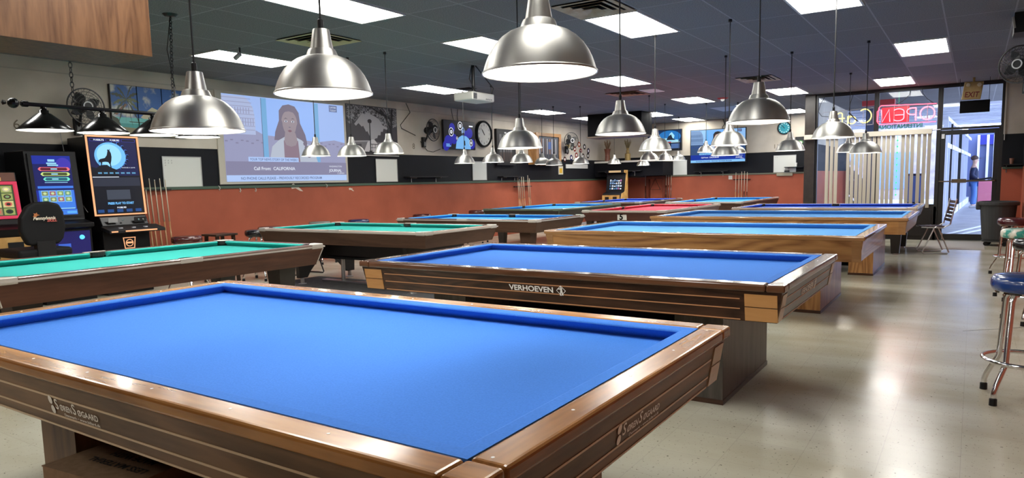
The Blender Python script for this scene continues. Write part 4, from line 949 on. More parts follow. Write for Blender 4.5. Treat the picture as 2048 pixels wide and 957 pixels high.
# big clock
def clock(O, R1, axis, label, rim, face, numc, hands, deep=0.05, nums=True):
    O = Vector(O); r = empty('wall_clock', O, label, 'clock')
    if axis == 'X': U = Vector(UY); n = Vector(UX)
    else: U = Vector(UX); n = Vector((0,-1,0))
    pr = [(0,0.0),(R1,0.0),(R1*1.0,deep*0.7),(R1*0.93,deep),(R1*0.84,deep*0.55),(0,deep*0.55)]
    if axis == 'Y': pr = [(a,-b) for a, b in pr]
    MB().lathe(pr, O, 48, axis).build('rim', rim, r, smooth=False)
    d = deep*0.55+0.001
    def P(u, v, l=0.0): return O+U*u+Vector((0,0,v))+n*(d+l)
    MB().poly([P(R1*0.85*math.cos(t), R1*0.85*math.sin(t), 0.0005) for t in [2*PI*k/48 for k in range(48)]]).build('dial', face, r)
    if nums:
        for k in range(1, 13):
            a = PI/2-2*PI*k/12; text('numeral', str(k), R1*0.22, P(R1*0.68*math.cos(a), R1*0.68*math.sin(a)-R1*0.075), U, UZ, numc, r, 0.0008, 'CENTER', lift=0.002)
    else:
        m = MB()
        for k in range(12):
            a = 2*PI*k/12; m.poly([P(R1*0.66*math.cos(a)+R1*0.09*math.cos(t), R1*0.66*math.sin(a)+R1*0.09*math.sin(t), 0.002) for t in [2*PI*j/10 for j in range(10)]])
        m.build('hour_marks', numc, r, kind='stuff')
    for ang, L_, w_ in hands:
        a = PI/2-ang; du = Vector((math.cos(a), math.sin(a))); pe = Vector((-du.y, du.x))
        MB().prism([P(*(pe*w_*s-du*R1*0.1), 0.004) if e == 0 else P(*(pe*w_*s*0.4+du*L_), 0.004) for e, s in ((0,-1),(1,-1),(1,1),(0,1))], n*0.002).build('hand', BLACK, r)
    return r
clock((XL,14.28,2.56), 0.325, 'X', 'large black-rimmed round wall clock with a white dial', BLACK, M3(170,168,160), BLACK, [(2*PI*10.85/12,0.13,0.012),(2*PI*53/60,0.21,0.008)], 0.09)
clock((-4.60,YB-0.001,2.73), 0.185, 'Y', 'small turquoise wall clock with a dark rim at the back', BLACK, M3(30,135,150), M3(190,215,210), [(2*PI*10.85/12,0.08,0.010),(2*PI*53/60,0.12,0.006)], 0.05, False)

# painted numbers on the walls
for b_, O, U, lb in (('8',(XL+0.001,11.66,2.13),UY,'small gold number 8 on the cream wall below the sideways fan'),('6',(XL+0.001,4.08,2.18),UY,'small gold number 6 on the cream wall at the far left'),('11',(-4.90,YB-0.002,2.16),UX,'small gold number 11 on the cream back wall')):
    o = text('wall_number', b_, 0.17, O, U, UZ, mat('number_gold', (0.12,0.09,0.05,1), 0.4), None, 0.0, lift=0.004); tag(o, lb, 'number')

# display case with cues, oak cue cabinet
r = empty('cue_case', (XL+0.04, 15.2, 1.8), 'black framed glass case with cues on the left wall', 'display case')
MB().box(XL,14.80,1.80,XL+0.07,15.68,2.72).build('frame', BLACK, r, bevel=0.006)
sh = [(M3(14,14,16), R_(0,0,1,1))]
for u in (0.10,0.17,0.30,0.37,0.50,0.62,0.72,0.80): sh += [(M3(150,150,152), R_(u,0.06,u+0.018,0.90)), (M3(90,70,60), R_(u-0.004,0.06,u+0.022,0.35))]
sh += [(M3(190,190,190), R_(0.38,0.93,0.5,0.97))]
art('contents', r, (XL+0.071,14.86,1.85), (0,0.76,0), (0,0,0.82), sh, 0.00012)
r = empty('cue_cabinet', (XL+0.12, 17.0, 1.83), 'light oak wall cabinet with a glass door and cues inside', 'cabinet')
OKC = OAK['Z']
MB().box(XL,16.40,1.83,XL+0.26,17.72,1.87).box(XL,16.40,2.63,XL+0.26,17.72,2.68).box(XL,16.40,1.87,XL+0.26,16.44,2.63).box(XL,17.68,1.87,XL+0.26,17.72,2.63).build('carcass', OKC, r)
f = MB().box(XL+0.26,16.38,1.81,XL+0.285,16.50,2.69).box(XL+0.26,17.62,1.81,XL+0.285,17.74,2.69).box(XL+0.26,16.50,1.81,XL+0.285,17.62,1.90).box(XL+0.26,16.50,2.60,XL+0.285,17.62,2.69); f.build('door_frame', OAKR['Y'], r)
sh = [(M3(60,64,72), R_(0,0,1,1))]
for k, u in enumerate((0.05,0.14,0.22,0.33,0.42,0.55,0.66,0.74,0.85)): sh += [(M3(*[(190,185,180),(150,100,70),(200,200,205),(90,60,50)][k % 4]), R_(u,0.03,u+0.03,0.92)), (M3(30,30,40), R_(u-0.005,0.03,u+0.035,0.3))]
sh += [(M3(60,90,150), R_(0.48,0.5,0.62,0.8))]
art('contents', r, (XL+0.262,16.51,1.91), (0,1.10,0), (0,0,0.68), sh, 0.00012)

# records on the wall
RC = [(17.98,2.63,(20,20,30),(210,200,190)),(18.62,2.24,(60,20,24),(30,30,30)),(18.9,2.36,(24,60,40),(200,200,190)),(19.08,2.33,(120,40,30),(230,225,215)),(19.36,2.47,(150,70,40),(235,225,215)),(19.46,2.27,(150,40,40),(235,230,220)),(19.72,2.41,(20,22,34),(225,222,215)),(19.98,2.29,(22,22,60),(225,222,215)),(18.85,2.06,(20,30,90),(225,222,215)),(19.18,2.14,(140,50,40),(225,222,215)),(19.62,2.12,(40,20,20),(225,222,215)),(19.95,2.14,(18,18,20),(225,222,215)),(18.66,2.42,(190,160,60),(225,222,215)),(18.45,2.0,(60,24,24),(225,222,215))]
NM = ['black record at the upper left of the wall group, by the fan','maroon record with a black label under the fan','green record beside the fan','rust red record nearest the middle of the wall group','orange-brown record, highest of the wall group','bright red record with a pale label','black record right of the orange-brown one','navy record at the right end of the wall group','deep blue record hanging low under the fan','brick red record, low in the middle of the group','dark brown record, second lowest towards the corner','black record lowest towards the corner','yellow record left of the rust red one','maroon record lowest under the fan']
for (y, z, c1_, c2_), lb in zip(RC[1:], NM[1:]):
    r = empty('record', (XL, y, z), lb, 'record', 'vinyl records on the left wall')
    MB().lathe([(0,0),(0.085,0),(0.085,0.004),(0,0.004)], (XL+0.002,y,z), 28, 'X').build('disc', M3(*c1_, rough=0.25), r)
    MB().lathe([(0,0.004),(0.040,0.004),(0.040,0.006),(0,0.006)], (XL+0.002,y,z), 20, 'X').build('label', M3(*c2_), r)
o = MB().box(XL,18.05,1.56,XL+0.01,18.32,1.80).build('notice', M3(190,185,165)); tag(o, 'pale paper notice with a yellow square on the black band', 'notice'); o2 = MB().box(XL+0.01,18.10,1.60,XL+0.012,18.27,1.74).build('yellow_square', M3(190,150,30), o)
o = MB().box(XL,18.5,1.74,XL+0.02,19.9,1.86).build('sign_strip', M3(200,198,190)); tag(o, 'long pale sign strip under the records', 'sign')

# wall rails and hooks, cue rests
def coat_rail(O, U, W, label, posts=2, m=STEEL):
    O = Vector(O); U = Vector(U); n = U.cross(Vector(UZ)); r = empty('wall_shelf', O, label, 'wall shelf')
    MB().hexa([tuple(O+U*a+n*b+Vector((0,0,0))) for a,b in ((0,0),(W,0),(W,0.18),(0,0.18))], [tuple(O+U*a+n*b+Vector((0,0,0.02))) for a,b in ((0,0),(W,0),(W,0.18),(0,0.18))]).build('shelf_board', BLACK, r)
    for k in range(posts):
        a = O+U*(W*(0.18+0.64*k/(max(1,posts-1))))
        MB().tube([a+n*0.008+Vector((0,0,-0.14)), a+n*0.008+Vector((0,0,-0.012)), a+n*0.16+Vector((0,0,-0.012))], 0.008, 6).build('bracket', m, r)
    return r
coat_rail((XL,11.35,1.515),UY,1.3,'narrow black wall shelf on steel brackets below the sideways fan')
coat_rail((XL,14.9,1.50),UY,0.95,'narrow black wall shelf on brackets left of the leaning cues')
coat_rail((-7.2,YB,1.545),UX,1.05,'narrow wall shelf on white brackets under the wide television', m=M3(180,178,170))
coat_rail((-4.55,YB,1.60),UX,0.5,'narrow shelf with a cup beside the dark post', 1, M3(150,160,150))
coat_rail((-10.0,20.42,1.62),UX,1.45,'narrow black shelf above the arcade game', 2, M3(150,150,150))
coat_rail((0.45,YF-0.06,1.47),UX,0.30,'narrow black shelf at the right edge beside the door', 1, M3(90,90,90))
def cup(x, y, z, m, label):
    o = MB().lathe([(0.0,0),(0.028,0),(0.038,0.11),(0.035,0.11),(0.026,0.006),(0,0.006)], (x,y,z), 18).build('cup', m, smooth=False); tag(o, label, 'cup')
cup(-4.25,YB-0.09,1.62,M3(225,225,220),'white foam cup on the small shelf by the dark post')
cup(0.58,YF-0.16,1.49,M3(120,80,62),'brown cup on the shelf at the right edge')
hooks = [(6.92,1.38,'white hook just left of the projection'),(7.30,1.34,'first hook under the projection, at its left corner'),(7.60,1.34,'second hook under the projection'),(9.17,1.38,'white hook below the right half of the projection')]
for y, z, lb in hooks:
    o = MB().tube([(XL+0.004,y,z+0.03),(XL+0.03,y,z+0.02),(XL+0.045,y,z-0.01),(XL+0.03,y,z-0.035),(XL+0.015,y,z-0.02)],0.007,6).build('wall_hook', M3(190,185,175)); tag(o, lb, 'hook')
for (y, z, s, lb) in ((8.45,1.345,1.0,'large white torn paint patch below the projection'),(9.80,1.29,0.5,'small white paint chip right of the projection, below the green trim')):
    pts = [(0,0.05),(0.05,0.085),(0.09,0.05),(0.14,0.06),(0.13,0.02),(0.20,-0.06),(0.15,-0.05),(0.08,0.0),(0.02,-0.01)]
    o = MB().prism([(XL+0.001,y+(a-0.07)*s*1.4,z+b*s) for a,b in pts],(0.0015,0,0)).build('paint_chip', M3(205,195,180)); tag(o, lb, 'paint chip')

# ------------------------------------------------------------------ CUE RACKS
CUEW = wood('cue_maple', (0.36,0.20,0.09,1), (0.5,0.30,0.15,1), 'Z', 6, 0.25, 0.5, 2)
CUEL = mat('cue_pale', (0.62,0.52,0.38,1), 0.25, coat=0.5)
def cue_proto(butt, shaft, nm):
    r = empty(nm, (0,0,0))
    MB().cyl((0,0,0.0),(0,0,0.74),0.0145,10,0.0110).build('butt', butt, r, smooth=True)
    MB().cyl((0,0,0.74),(0,0,1.44),0.0110,10,0.0065).build('shaft', shaft, r, smooth=True)
    MB().cyl((0,0,1.44),(0,0,1.462),0.0065,8,0.006).build('ferrule', M3(220,218,205), r)
    _children[r.name] = kids(r); return r
CB = cue_proto(CUEW, CUEL, 'pool_cue'); CD = cue_proto(mat('cue_dark', (0.05,0.018,0.010,1), 0.25, coat=0.5), CUEL, 'pool_cue')
ucu = {}
def cue(proto, p0, p1, label, group):
    p0 = Vector(p0); p1 = Vector(p1); d = p1-p0; L_ = d.length
    if proto.name not in ucu: o = proto; ucu[proto.name] = 1
    else: o = copy_tree(proto)
    o.location = p0; o.rotation_mode = 'QUATERNION'; o.rotation_quaternion = Vector((0,0,1)).rotation_difference(d.normalized()); o.scale = (1,1,L_/1.462)
    o['label'] = label; o['category'] = 'cue'; o['group'] = group; return o
def rack(x0, y0, x1, y1, z, label, nvec, m=BLACKM, base=True, zb=0.0, lab2=''):
    a = Vector((x0,y0,0)); b = Vector((x1,y1,0)); n = Vector(nvec); r = empty('cue_rack', (a+b)/2, label, 'cue rack')
    def bar(zz, d0, d1, h, nm):
        return MB().hexa([tuple(a+n*d0+Vector((0,0,zz))),tuple(b+n*d0+Vector((0,0,zz))),tuple(b+n*d1+Vector((0,0,zz))),tuple(a+n*d1+Vector((0,0,zz)))],[tuple(a+n*d0+Vector((0,0,zz+h))),tuple(b+n*d0+Vector((0,0,zz+h))),tuple(b+n*d1+Vector((0,0,zz+h))),tuple(a+n*d1+Vector((0,0,zz+h)))]).build(nm, m, r)
    bar(z, 0.0, 0.05, 0.022, 'clip_rail')
    q_ = bar(zb, 0.0, 0.14, 0.04, 'cue_ledge'); q_.parent = None; q_.location = wl(r); tag(q_, 'low black ledge under the '+label[:label.index(' rack')].replace('black ','').replace('small ','')+' rack '+lab2, 'ledge')
    return r
XC = XL+0.02
rack(XC,5.52,XC,6.08,1.36,'black wall rack holding six light cues right of the wolf machine',(1,0,0),zb=0.2,lab2='right of the wolf machine')
ys = [(5.60,1.53),(5.70,1.36),(5.76,1.52),(5.84,1.50),(5.92,1.52),(6.00,1.52)]
lbs = ['leftmost cue of the rack beside the wolf machine','short cue, second from left in the rack beside the wolf machine','third cue from left, tallest, in the rack beside the wolf machine','fourth cue from left in the rack beside the wolf machine','fifth cue from left in the rack beside the wolf machine','rightmost cue of the rack, next to the whiteboard']
for (y, z), lb in zip(ys, lbs): cue(CB, (XC+0.115,y,0.241), (XC+0.062,y-0.02,z+0.02), lb, 'cues in the first left wall rack')
rack(XC,15.6,XC,16.45,1.235,'black wall rack with a group of pale cues on the left wall',(1,0,0),zb=0.3,lab2='of pale cues on the left wall')
for k, (y, z) in enumerate([(15.72,1.51),(15.80,1.44),(15.90,1.50),(16.00,1.50),(16.22,1.54),(16.30,1.46)]):
    cue(CB, (XC+0.115,y,0.341), (XC+0.062,y,z), ['leftmost pale cue','second pale cue from left','third pale cue from left','fourth pale cue from left','fifth pale cue from left, tallest','rightmost pale cue'][k]+' of the rack on the far left wall', 'cues in the second left wall rack')
rack(-6.02,YB-0.02,-5.52,YB-0.02,1.28,'small black cue rack on the back wall by the wide television',(0,-1,0),zb=0.3,lab2='on the back wall')
for k, (x, z) in enumerate([(-5.93,1.50),(-5.84,1.42),(-5.76,1.52),(-5.68,1.53),(-5.60,1.50)]):
    cue(CB if k < 3 else CD, (x,YB-0.125,0.341), (x,YB-0.085,z), ['leftmost cue','second cue from left','middle cue','fourth cue from left, dark butt','rightmost cue, dark butt'][k]+' in the small rack on the back wall', 'cues in the back wall rack')
# red wooden rack with triangle
RW = wood('red_wood', (0.10,0.02,0.012,1), (0.17,0.04,0.022,1), 'Z', 4, 0.35, 0.3, 4)
r = empty('rack_stand', (-8.45, YB-0.1, 0), 'reddish wooden cue stand with a triangle inside, against the back wall', 'cue stand')
MB().box(-8.74,YB-0.16,0,-8.66,YB-0.01,1.45).build('upright', RW, r); MB().box(-8.20,YB-0.16,0,-8.12,YB-0.01,1.45).build('upright', RW, r)
MB().box(-8.66,YB-0.16,1.36,-8.20,YB-0.01,1.45).build('crossbar', RW, r); MB().box(-8.66,YB-0.16,0.55,-8.20,YB-0.01,0.70).build('crossbar', RW, r)
tr = MB().tube([(-8.60,YB-0.171,1.03),(-8.43,YB-0.171,1.37),(-8.26,YB-0.171,1.03)],0.012,6,True).build('ball_triangle', BLACK); tag(tr, 'dark ball triangle hanging in the reddish wooden cue stand', 'ball triangle')
for k, (x, z0, z1) in enumerate([(-8.79,0.5,1.78),(-8.10,0.5,1.80),(-8.02,0.5,1.81),(-7.94,0.5,1.79)]):
    cue(CD, (x,YB-0.12,z0), (x,YB-0.05,z1), ['cue left of the reddish stand','first cue right of the reddish stand','second cue right of the reddish stand','third cue right of the reddish stand'][k]+' with a dark butt', 'cues beside the reddish stand')

# ------------------------------------------------------------------ FAR CORNER: hanging black cabinet, vases, arcade, televisions
r = empty('hanging_cabinet', (-7.9, 17.2, 2.45), 'black box cabinet with a brown underside hanging at the far end', 'cabinet')
MB().box(-8.68,17.0,2.52,-7.15,17.7,ZC-0.001).build('body', mat('cabinet_black', (0.004,0.004,0.005,1), 0.7, spec=0.12), r)
MB().box(-8.70,16.98,2.48,-7.13,17.72,2.52).build('underside', mat('underside_brown', (0.20,0.14,0.10,1), 0.6), r)
def vase(x, y, z, label, m1, m2, wide):
    r = empty('vase', (x,y,z), label, 'vase')
    if wide: pr = [(0.0,0),(0.085,0),(0.09,0.02),(0.08,0.10),(0.075,0.22),(0.085,0.30),(0.11,0.40),(0.10,0.40),(0.07,0.30),(0.0,0.05)]
    else: pr = [(0.0,0),(0.10,0),(0.10,0.015),(0.09,0.02),(0.09,0.22),(0.045,0.25),(0.055,0.30),(0.03,0.36),(0.06,0.40),(0.05,0.40),(0.0,0.3)]
    MB().lathe(pr, (x,y,z), 18).build('body', m1, r, smooth=False)
    m = MB(); R2 = random.Random(3)
    for k in range(16):
        a = R2.uniform(0,6.28); b = R2.uniform(0.03,0.13); m.tube([(x,y,z+0.30),(x+b*0.5*math.cos(a),y+b*0.5*math.sin(a),z+0.45),(x+b*math.cos(a),y+b*math.sin(a),z+R2.uniform(0.55,0.68))], 0.008, 4)
    m.build('dried_stems', m2, r)
WR = wood('vase_brown', (0.09,0.022,0.012,1), (0.22,0.07,0.035,1), 'X', 9, 0.35, 0.3, 9)
vase(-9.88,20.72,1.955,'tall brown vase with dried stems on the corner ledge',WR,M3(120,90,60),True)
vase(-9.18,20.72,1.955,'golden trophy-like vase with curly stems on the corner ledge',mat('gold', (0.35,0.25,0.10,1), 0.35, 0.6),M3(110,95,60),False)
# arcade
r = empty('arcade_game', (-9.25, 19.95, 0), 'upright arcade game with a lit screen and yellow lower front at the far corner', 'arcade machine')
pr = [(19.70,0.0),(19.70,0.78),(19.78,0.95),(20.0,1.0),(20.12,1.55),(19.98,1.58),(19.98,1.66),(20.21,1.66),(20.21,0.0)]
ABK = mat('arcade_black', (0.006,0.006,0.008,1), 0.45, spec=0.25); AY = noisy('arcade_yellow', (0.45,0.24,0.06,1), (0.6,0.36,0.12,1), 9, 0.5)
MB().prism([(-9.60,y,z) for y,z in pr], (0.62,0,0)).build('body', ABK, r)
m = MB(); m.prism([(-8.975,y,z) for y,z in pr], (0.025,0,0)); m.build('side_panel', AY, r)
MB().box(-9.58,19.685,0.05,-9.0,19.70,0.90).build('front_panel', AY, r)
for x in (-9.48,-9.22): MB().box(x,19.675,0.72,x+0.13,19.688,0.85).build('coin_door', BLACK, r)
n_ = Vector((0, -0.977, 0.213)); sv = Vector((0,0.213,0.977))
sh = [(E3(12,12,18), R_(0,0,1,1))]
R2 = random.Random(5)
for a in range(6):
    for b_ in range(4): sh.append((E3(*R2.choice([(200,210,225),(120,150,190),(170,110,160),(220,220,225),(90,130,170)])), R_(0.04+a*0.16,0.06+b_*0.23,0.04+a*0.16+R2.uniform(0.08,0.14),0.06+b_*0.23+R2.uniform(0.1,0.19))))
art('screen', r, Vector((-9.50,20.0,1.0))+sv*0.05+n_*0.004, (0.43,0,0), sv*0.36, sh, 0.00012)
MB().box(-9.48,19.965,1.59,-9.08,19.98,1.65).build('marquee', E3(190,160,120), r)
# televisions on the back wall
r = empty('television', (-8.0, YB-0.2, 2.25), 'small television with a blue picture near the far corner', 'television')
MB().box(-8.62,YB-0.30,2.22,-7.52,YB-0.25,2.87).build('housing', BLACK, r); MB().box(-8.2,YB-0.25,2.45,-7.9,YB-0.001,2.65).build('wall_mount', BLACKM, r)
sh = [(E3(10,40,80), R_(0,0,1,1)), (E3(30,110,180), E_(0.65,0.68,0.34,0.3,24)), (E3(150,210,240), [(0.4,0.45),(0.5,0.62),(0.6,0.58),(0.66,0.82),(0.72,0.9),(0.8,0.72),(0.78,0.55),(0.95,0.48),(0.9,0.42)]), (E3(15,30,50), [(0.55,0.5),(0.62,0.7),(0.7,0.78),(0.74,0.6),(0.85,0.5)]), (E3(8,14,26), R_(0,0,1,0.36)), (E3(170,60,60), R_(0.42,0.37,0.7,0.42)), (E3(160,190,200), R_(0.7,0.37,0.95,0.42)), (E3(60,110,160), R_(0.45,0.08,0.66,0.32)), (E3(70,100,150), R_(0.70,0.08,0.95,0.32)), (E3(200,220,240), E_(0.55,0.2,0.05,0.08,12))]
art('screen', r, (-8.60,YB-0.301,2.24), (1.06,0,0), (0,0,0.61), sh, 0.00012)
r = empty('television', (-6.4, YB-0.2, 1.8), 'wide television showing the same news presenter on the back wall', 'television')
MB().box(-7.24,YB-0.34,1.80,-5.58,YB-0.29,2.80).build('housing', BLACK, r); MB().box(-6.6,YB-0.29,2.1,-6.2,YB-0.001,2.4).build('wall_mount', BLACKM, r)
news('screen', r, (-7.22,YB-0.341,1.82), 1.62, 0.96, UX, 0.95, False)
tag(MB().tube([(-6.35,YB-0.02,3.09),(-6.30,YB-0.03,2.95),(-6.36,YB-0.05,2.85),(-6.3,YB-0.1,2.7)],0.012,5).build('power_cable', CORD), 'black cable above the wide far television', 'cable')
r = empty('poster', (-4.15, YB, 2.05), 'small dark poster with a green figure beside the dark post', 'poster')
MB().box(-4.30,YB-0.012,2.06,-4.0,YB-0.001,2.46).build('sheet', M3(16,18,18), r)
art('print', r, (-4.30,YB-0.013,2.06), (0.30,0,0), (0,0,0.40), [(M3(60,120,60), E_(0.45,0.62,0.28,0.14,18)), (M3(210,210,190), E_(0.5,0.6,0.14,0.08,12)), (M3(50,90,50), R_(0.1,0.25,0.4,0.4))], 0.0004)
o = MB().box(-6.17,YB-0.012,1.30,-6.06,YB-0.001,1.41).build('outlet_plate', M3(200,195,185)); tag(o, 'white outlet plate on the red back wall left of the small rack', 'outlet')

# ------------------------------------------------------------------ SLOT MACHINES
SB = mat('cabinet_gloss_black', (0.006,0.006,0.007,1), 0.35, spec=0.25); 
XM = XL+0.05
def tilt_frame(x0, y0, z0, x1, z1):   # front plane leaning back: returns O, V
    return Vector((x0,y0,z0)), Vector((x1-x0,0,z1-z0))
# wolf machine
r = empty('slot_machine', (-9.75, 5.0, 0), 'tall slot machine with a howling wolf on its curved screen', 'slot machine')
MB().prism([(XM,4.68,0),(XM,4.68,2.08),(-9.60,4.68,2.08),(-9.50,4.68,1.06),(-9.42,4.68,0.92),(-9.42,4.68,0.0)],(0,0.62,0)).build('body', SB, r, bevel=0.01)
O, V = tilt_frame(-9.502,4.63,1.045,-9.585,2.09); Vn = V.normalized(); Nn = Vector((0,1,0)).cross(Vn)
def slab(O, U, V, d0, d1, u0, v0, u1, v1):
    N = U.cross(V).normalized(); P = lambda u, v, d: tuple(O+U*u+V*v+N*d)
    return MB().hexa([P(u0,v0,d0),P(u1,v0,d0),P(u1,v0,d1),P(u0,v0,d1)],[P(u0,v1,d0),P(u1,v1,d0),P(u1,v1,d1),P(u0,v1,d1)])
Uw = Vector((0,0.68,0))
slab(O,Uw,V,-0.03,0.02,0,0,1,1).build('screen_housing', SB, r)
gl = E3(255,180,130,1.0); gm_ = MB()
for q in ((0,0,1,0.018),(0,0.982,1,1),(0,0.018,0.028,0.982),(0.972,0.018,1,0.982)):
    mm = slab(O,Uw,V,0.02,0.035,*q); gm_.add(mm.v,mm.f)
gm_.build('light_frame', gl, r)
NV, MB1, MB2, WT, DKB = E3(20,22,70), E3(110,185,245), E3(150,215,255), E3(225,235,250), E3(6,8,24)
sh = [(NV, R_(0,0.48,1,1)), (MB1, E_(0.42,0.76,0.33,0.185,36)), (MB2, E_(0.40,0.775,0.26,0.145,36)), (DKB, R_(0,0,1,0.50)), (E3(40,44,60), R_(0.0,0.36,1,0.475)), (E3(60,66,80), R_(0.25,0.18,0.75,0.31)), (WT, R_(0.0,0.478,0.55,0.486)),
      (DKB, [(0.0,0.50),(0.0,0.62),(0.10,0.60),(0.2,0.64),(0.33,0.645),(0.40,0.61),(0.52,0.58),(0.56,0.50)]),
      (DKB, [(0.16,0.64),(0.165,0.70),(0.20,0.72),(0.30,0.735),(0.345,0.77),(0.36,0.80),(0.375,0.83),(0.365,0.842),(0.385,0.85),(0.40,0.842),(0.43,0.862),(0.415,0.835),(0.44,0.80),(0.445,0.75),(0.43,0.70),(0.41,0.66),(0.42,0.60),(0.395,0.60),(0.39,0.65),(0.36,0.68),(0.30,0.685),(0.24,0.68),(0.215,0.63),(0.20,0.63),(0.205,0.67),(0.18,0.685)])]
for k in range(8):
    a = 1.35-k*0.33; sh += [(E3(60,110,200), E_(0.42+0.36*math.cos(a), 0.765+0.20*math.sin(a), 0.035, 0.018, 14)), (DKB, E_(0.42+0.36*math.cos(a)+0.008, 0.765+0.20*math.sin(a)-0.004, 0.028, 0.014, 14))]
for k in range(7): sh.append((E3(90,150,190), R_(0.12+k*0.12,0.525,0.20+k*0.12,0.545)))
for k in range(3): sh += [(E3(60,60,160), R_(0.03+k*0.33,0.955,0.33+k*0.33,0.992)), (DKB, R_(0.04+k*0.33,0.960,0.32+k*0.33,0.987))]
for k in range(5): sh.append((E3(30,70,130), R_(0.02+0.2*k,0.01,0.15+0.2*k,0.05)))
Oi = O+Uw*0.05+V*0.03+Nn*0.021; a = art('screen', r, Oi, Uw*0.90, V*0.94, sh, 0.00012)
def tx(b_, u, v, sz, m, wd, bold=0.001): text('caption', b_, sz, Oi+Uw*0.9*u+V*0.94*v+Nn*0.010, UY, Vn, m, a, bold, width=wd)
tx('PRESS PLAY TO START', 0.24, 0.115, 0.04, MB1, 0.34, 0.002); tx('$108.90', 0.42, 0.06, 0.03, WT, 0.12); tx('$1058.73', 0.10, 0.962, 0.03, WT, 0.13); tx('$108.90', 0.44, 0.962, 0.03, WT, 0.12); tx('CHOOSE A GAME', 0.62, 0.60, 0.02, WT, 0.18, 0)
MB().prism([(-9.42,4.66,0.86),(-9.42,4.66,0.91),(-9.20,4.66,0.86),(-9.20,4.66,0.82)],(0,0.74,0)).build('button_deck', BLACK, r, bevel=0.006)
MB().box(-9.198,4.86,0.835,-9.190,5.28,0.853).build('deck_light', gl, r); MB().box(-9.198,4.68,0.835,-9.190,4.76,0.853).build('deck_light', gl, r)
for y in (4.85,5.02,5.18): MB().lathe([(0,0),(0.03,0),(0.028,0.012),(0,0.014)], (-9.30,y,0.878), 14).build('button', M3(170,170,175), r)
MB().box(-9.418,4.76,0.955,-9.41,4.88,1.02).build('bill_slot', M3(150,150,150), r); MB().lathe([(0,0),(0.012,0),(0.012,0.01),(0,0.01)],(-9.418,4.95,0.98),12,'X').build('coin_slot', CHROME, r)
MB().box(-9.418,5.10,0.95,-9.408,5.26,1.015).build('speaker_plate', BLACK, r)
for y in (5.15,5.21): MB().lathe([(0,0),(0.012,0),(0.012,0.01),(0,0.01)],(-9.408,y,0.982),12,'X').build('knob', CHROME, r)
q = art('badge', r, (-9.418,4.93,0.60), (0,0.17,0), (0,0,0.15), [(gl, [(0.1,0),(0.9,0),(1,1),(0,1)]), (BLACK, [(0.17,0.07),(0.83,0.07),(0.92,0.93),(0.08,0.93)]), (gl, E_(0.5,0.5,0.3,0.33,24)), (BLACK, E_(0.5,0.5,0.24,0.26,24)), (gl, R_(0.24,0.44,0.76,0.60))], 0.0005)
# blue machine
r = empty('slot_machine', (-9.75, 4.2, 0), 'slot machine with a blue screen of bars and a purple lit lower cabinet', 'slot machine')
PUR = mat('cabinet_purple', (0.012,0.012,0.10,1), 0.3, emit=S(30,25,120), es=0.25)
MB().prism([(XM,3.93,0),(XM,3.93,1.88),(-9.62,3.93,1.88),(-9.52,3.93,1.02),(-9.30,3.93,0.98),(-9.30,3.93,0.93),(-9.38,3.93,0.90),(-9.38,3.93,0.0)],(0,0.60,0)).build('body', SB, r, bevel=0.01)
MB().box(-9.382,3.97,0.10,-9.370,4.50,0.88).build('lower_door', PUR, r, bevel=0.004)
O, V = tilt_frame(-9.525,3.96,1.06,-9.612,1.84); Vn = V.normalized(); Nn = Vector((0,1,0)).cross(Vn); Uw = Vector((0,0.52,0))
slab(O,Uw,V,-0.02,0.02,0,0,1,1).build('screen_housing', SB, r)
c1_, c2_, c3_, c4_ = E3(20,40,150), E3(60,120,220), E3(150,210,245), E3(14,20,90)
sh = [(c1_, R_(0,0,1,1)), (c4_, R_(0,0.42,1,0.86)), (E3(60,50,170), E_(0.8,0.85,0.2,0.12,16)), (c3_, R_(0.36,0.86,0.62,0.885)), (c3_, R_(0.40,0.90,0.58,0.94)), (c3_, R_(0.38,0.83,0.66,0.852))]
for k, (cA, cB) in enumerate((((235,110,120),(90,20,40)),((200,220,130),(70,80,40)),((110,220,200),(30,90,110)))):
    y = 0.745-0.085*k; x0_ = 0.12+0.05*k
    sh += [(E3(*cA), [(x0_,y+0.03),(x0_+0.05,y+0.062),(0.95-x0_*0.3,y+0.062),(1.0-x0_*0.3,y+0.03),(0.95-x0_*0.3,y),(x0_+0.05,y)]), (E3(*cB), [(x0_+0.05,y+0.03),(x0_+0.09,y+0.054),(0.90-x0_*0.3,y+0.054),(0.93-x0_*0.3,y+0.03),(0.90-x0_*0.3,y+0.008),(x0_+0.09,y+0.008)]), (c3_, R_(0.45,y+0.022,0.62,y+0.042))]
sh += [(c3_, R_(0.25,0.545,0.85,0.555)), (c2_, R_(0.05,0.45,0.98,0.49)), (c2_, R_(0.06,0.10,0.98,0.42))]
for a_ in range(4):
    for b_ in range(2): sh += [(c3_, R_(0.12+a_*0.2,0.22+b_*0.10,0.30+a_*0.2,0.31+b_*0.10)), (E3(*[(90,140,120),(120,130,90),(150,90,110),(120,150,100)][(a_+b_) % 4]), R_(0.13+a_*0.2,0.228+b_*0.10,0.29+a_*0.2,0.302+b_*0.10)), (E3(190,210,150), E_(0.21+a_*0.2,0.265+b_*0.10,0.045,0.022,12))]
sh += [(c2_, R_(0,0.0,1,0.09)), (c3_, R_(0.05,0.10,0.95,0.115)), (E3(90,170,240), R_(0.72,0.02,0.98,0.06))]
Oi = O+Uw*0.08+V*0.03+Nn*0.021; a = art('screen', r, Oi, Uw*0.84, V*0.94, sh, 0.00012)
MB().lathe([(0,0),(0.03,0),(0.02,0.03),(0,0.03)],(-9.37,4.40,0.80),14,'X').build('blue_light', E3(90,190,255,1.6), r)
MB().box(-9.37,4.12,0.66,-9.362,4.26,0.73).build('bill_slot', E3(70,110,220,0.8), r)
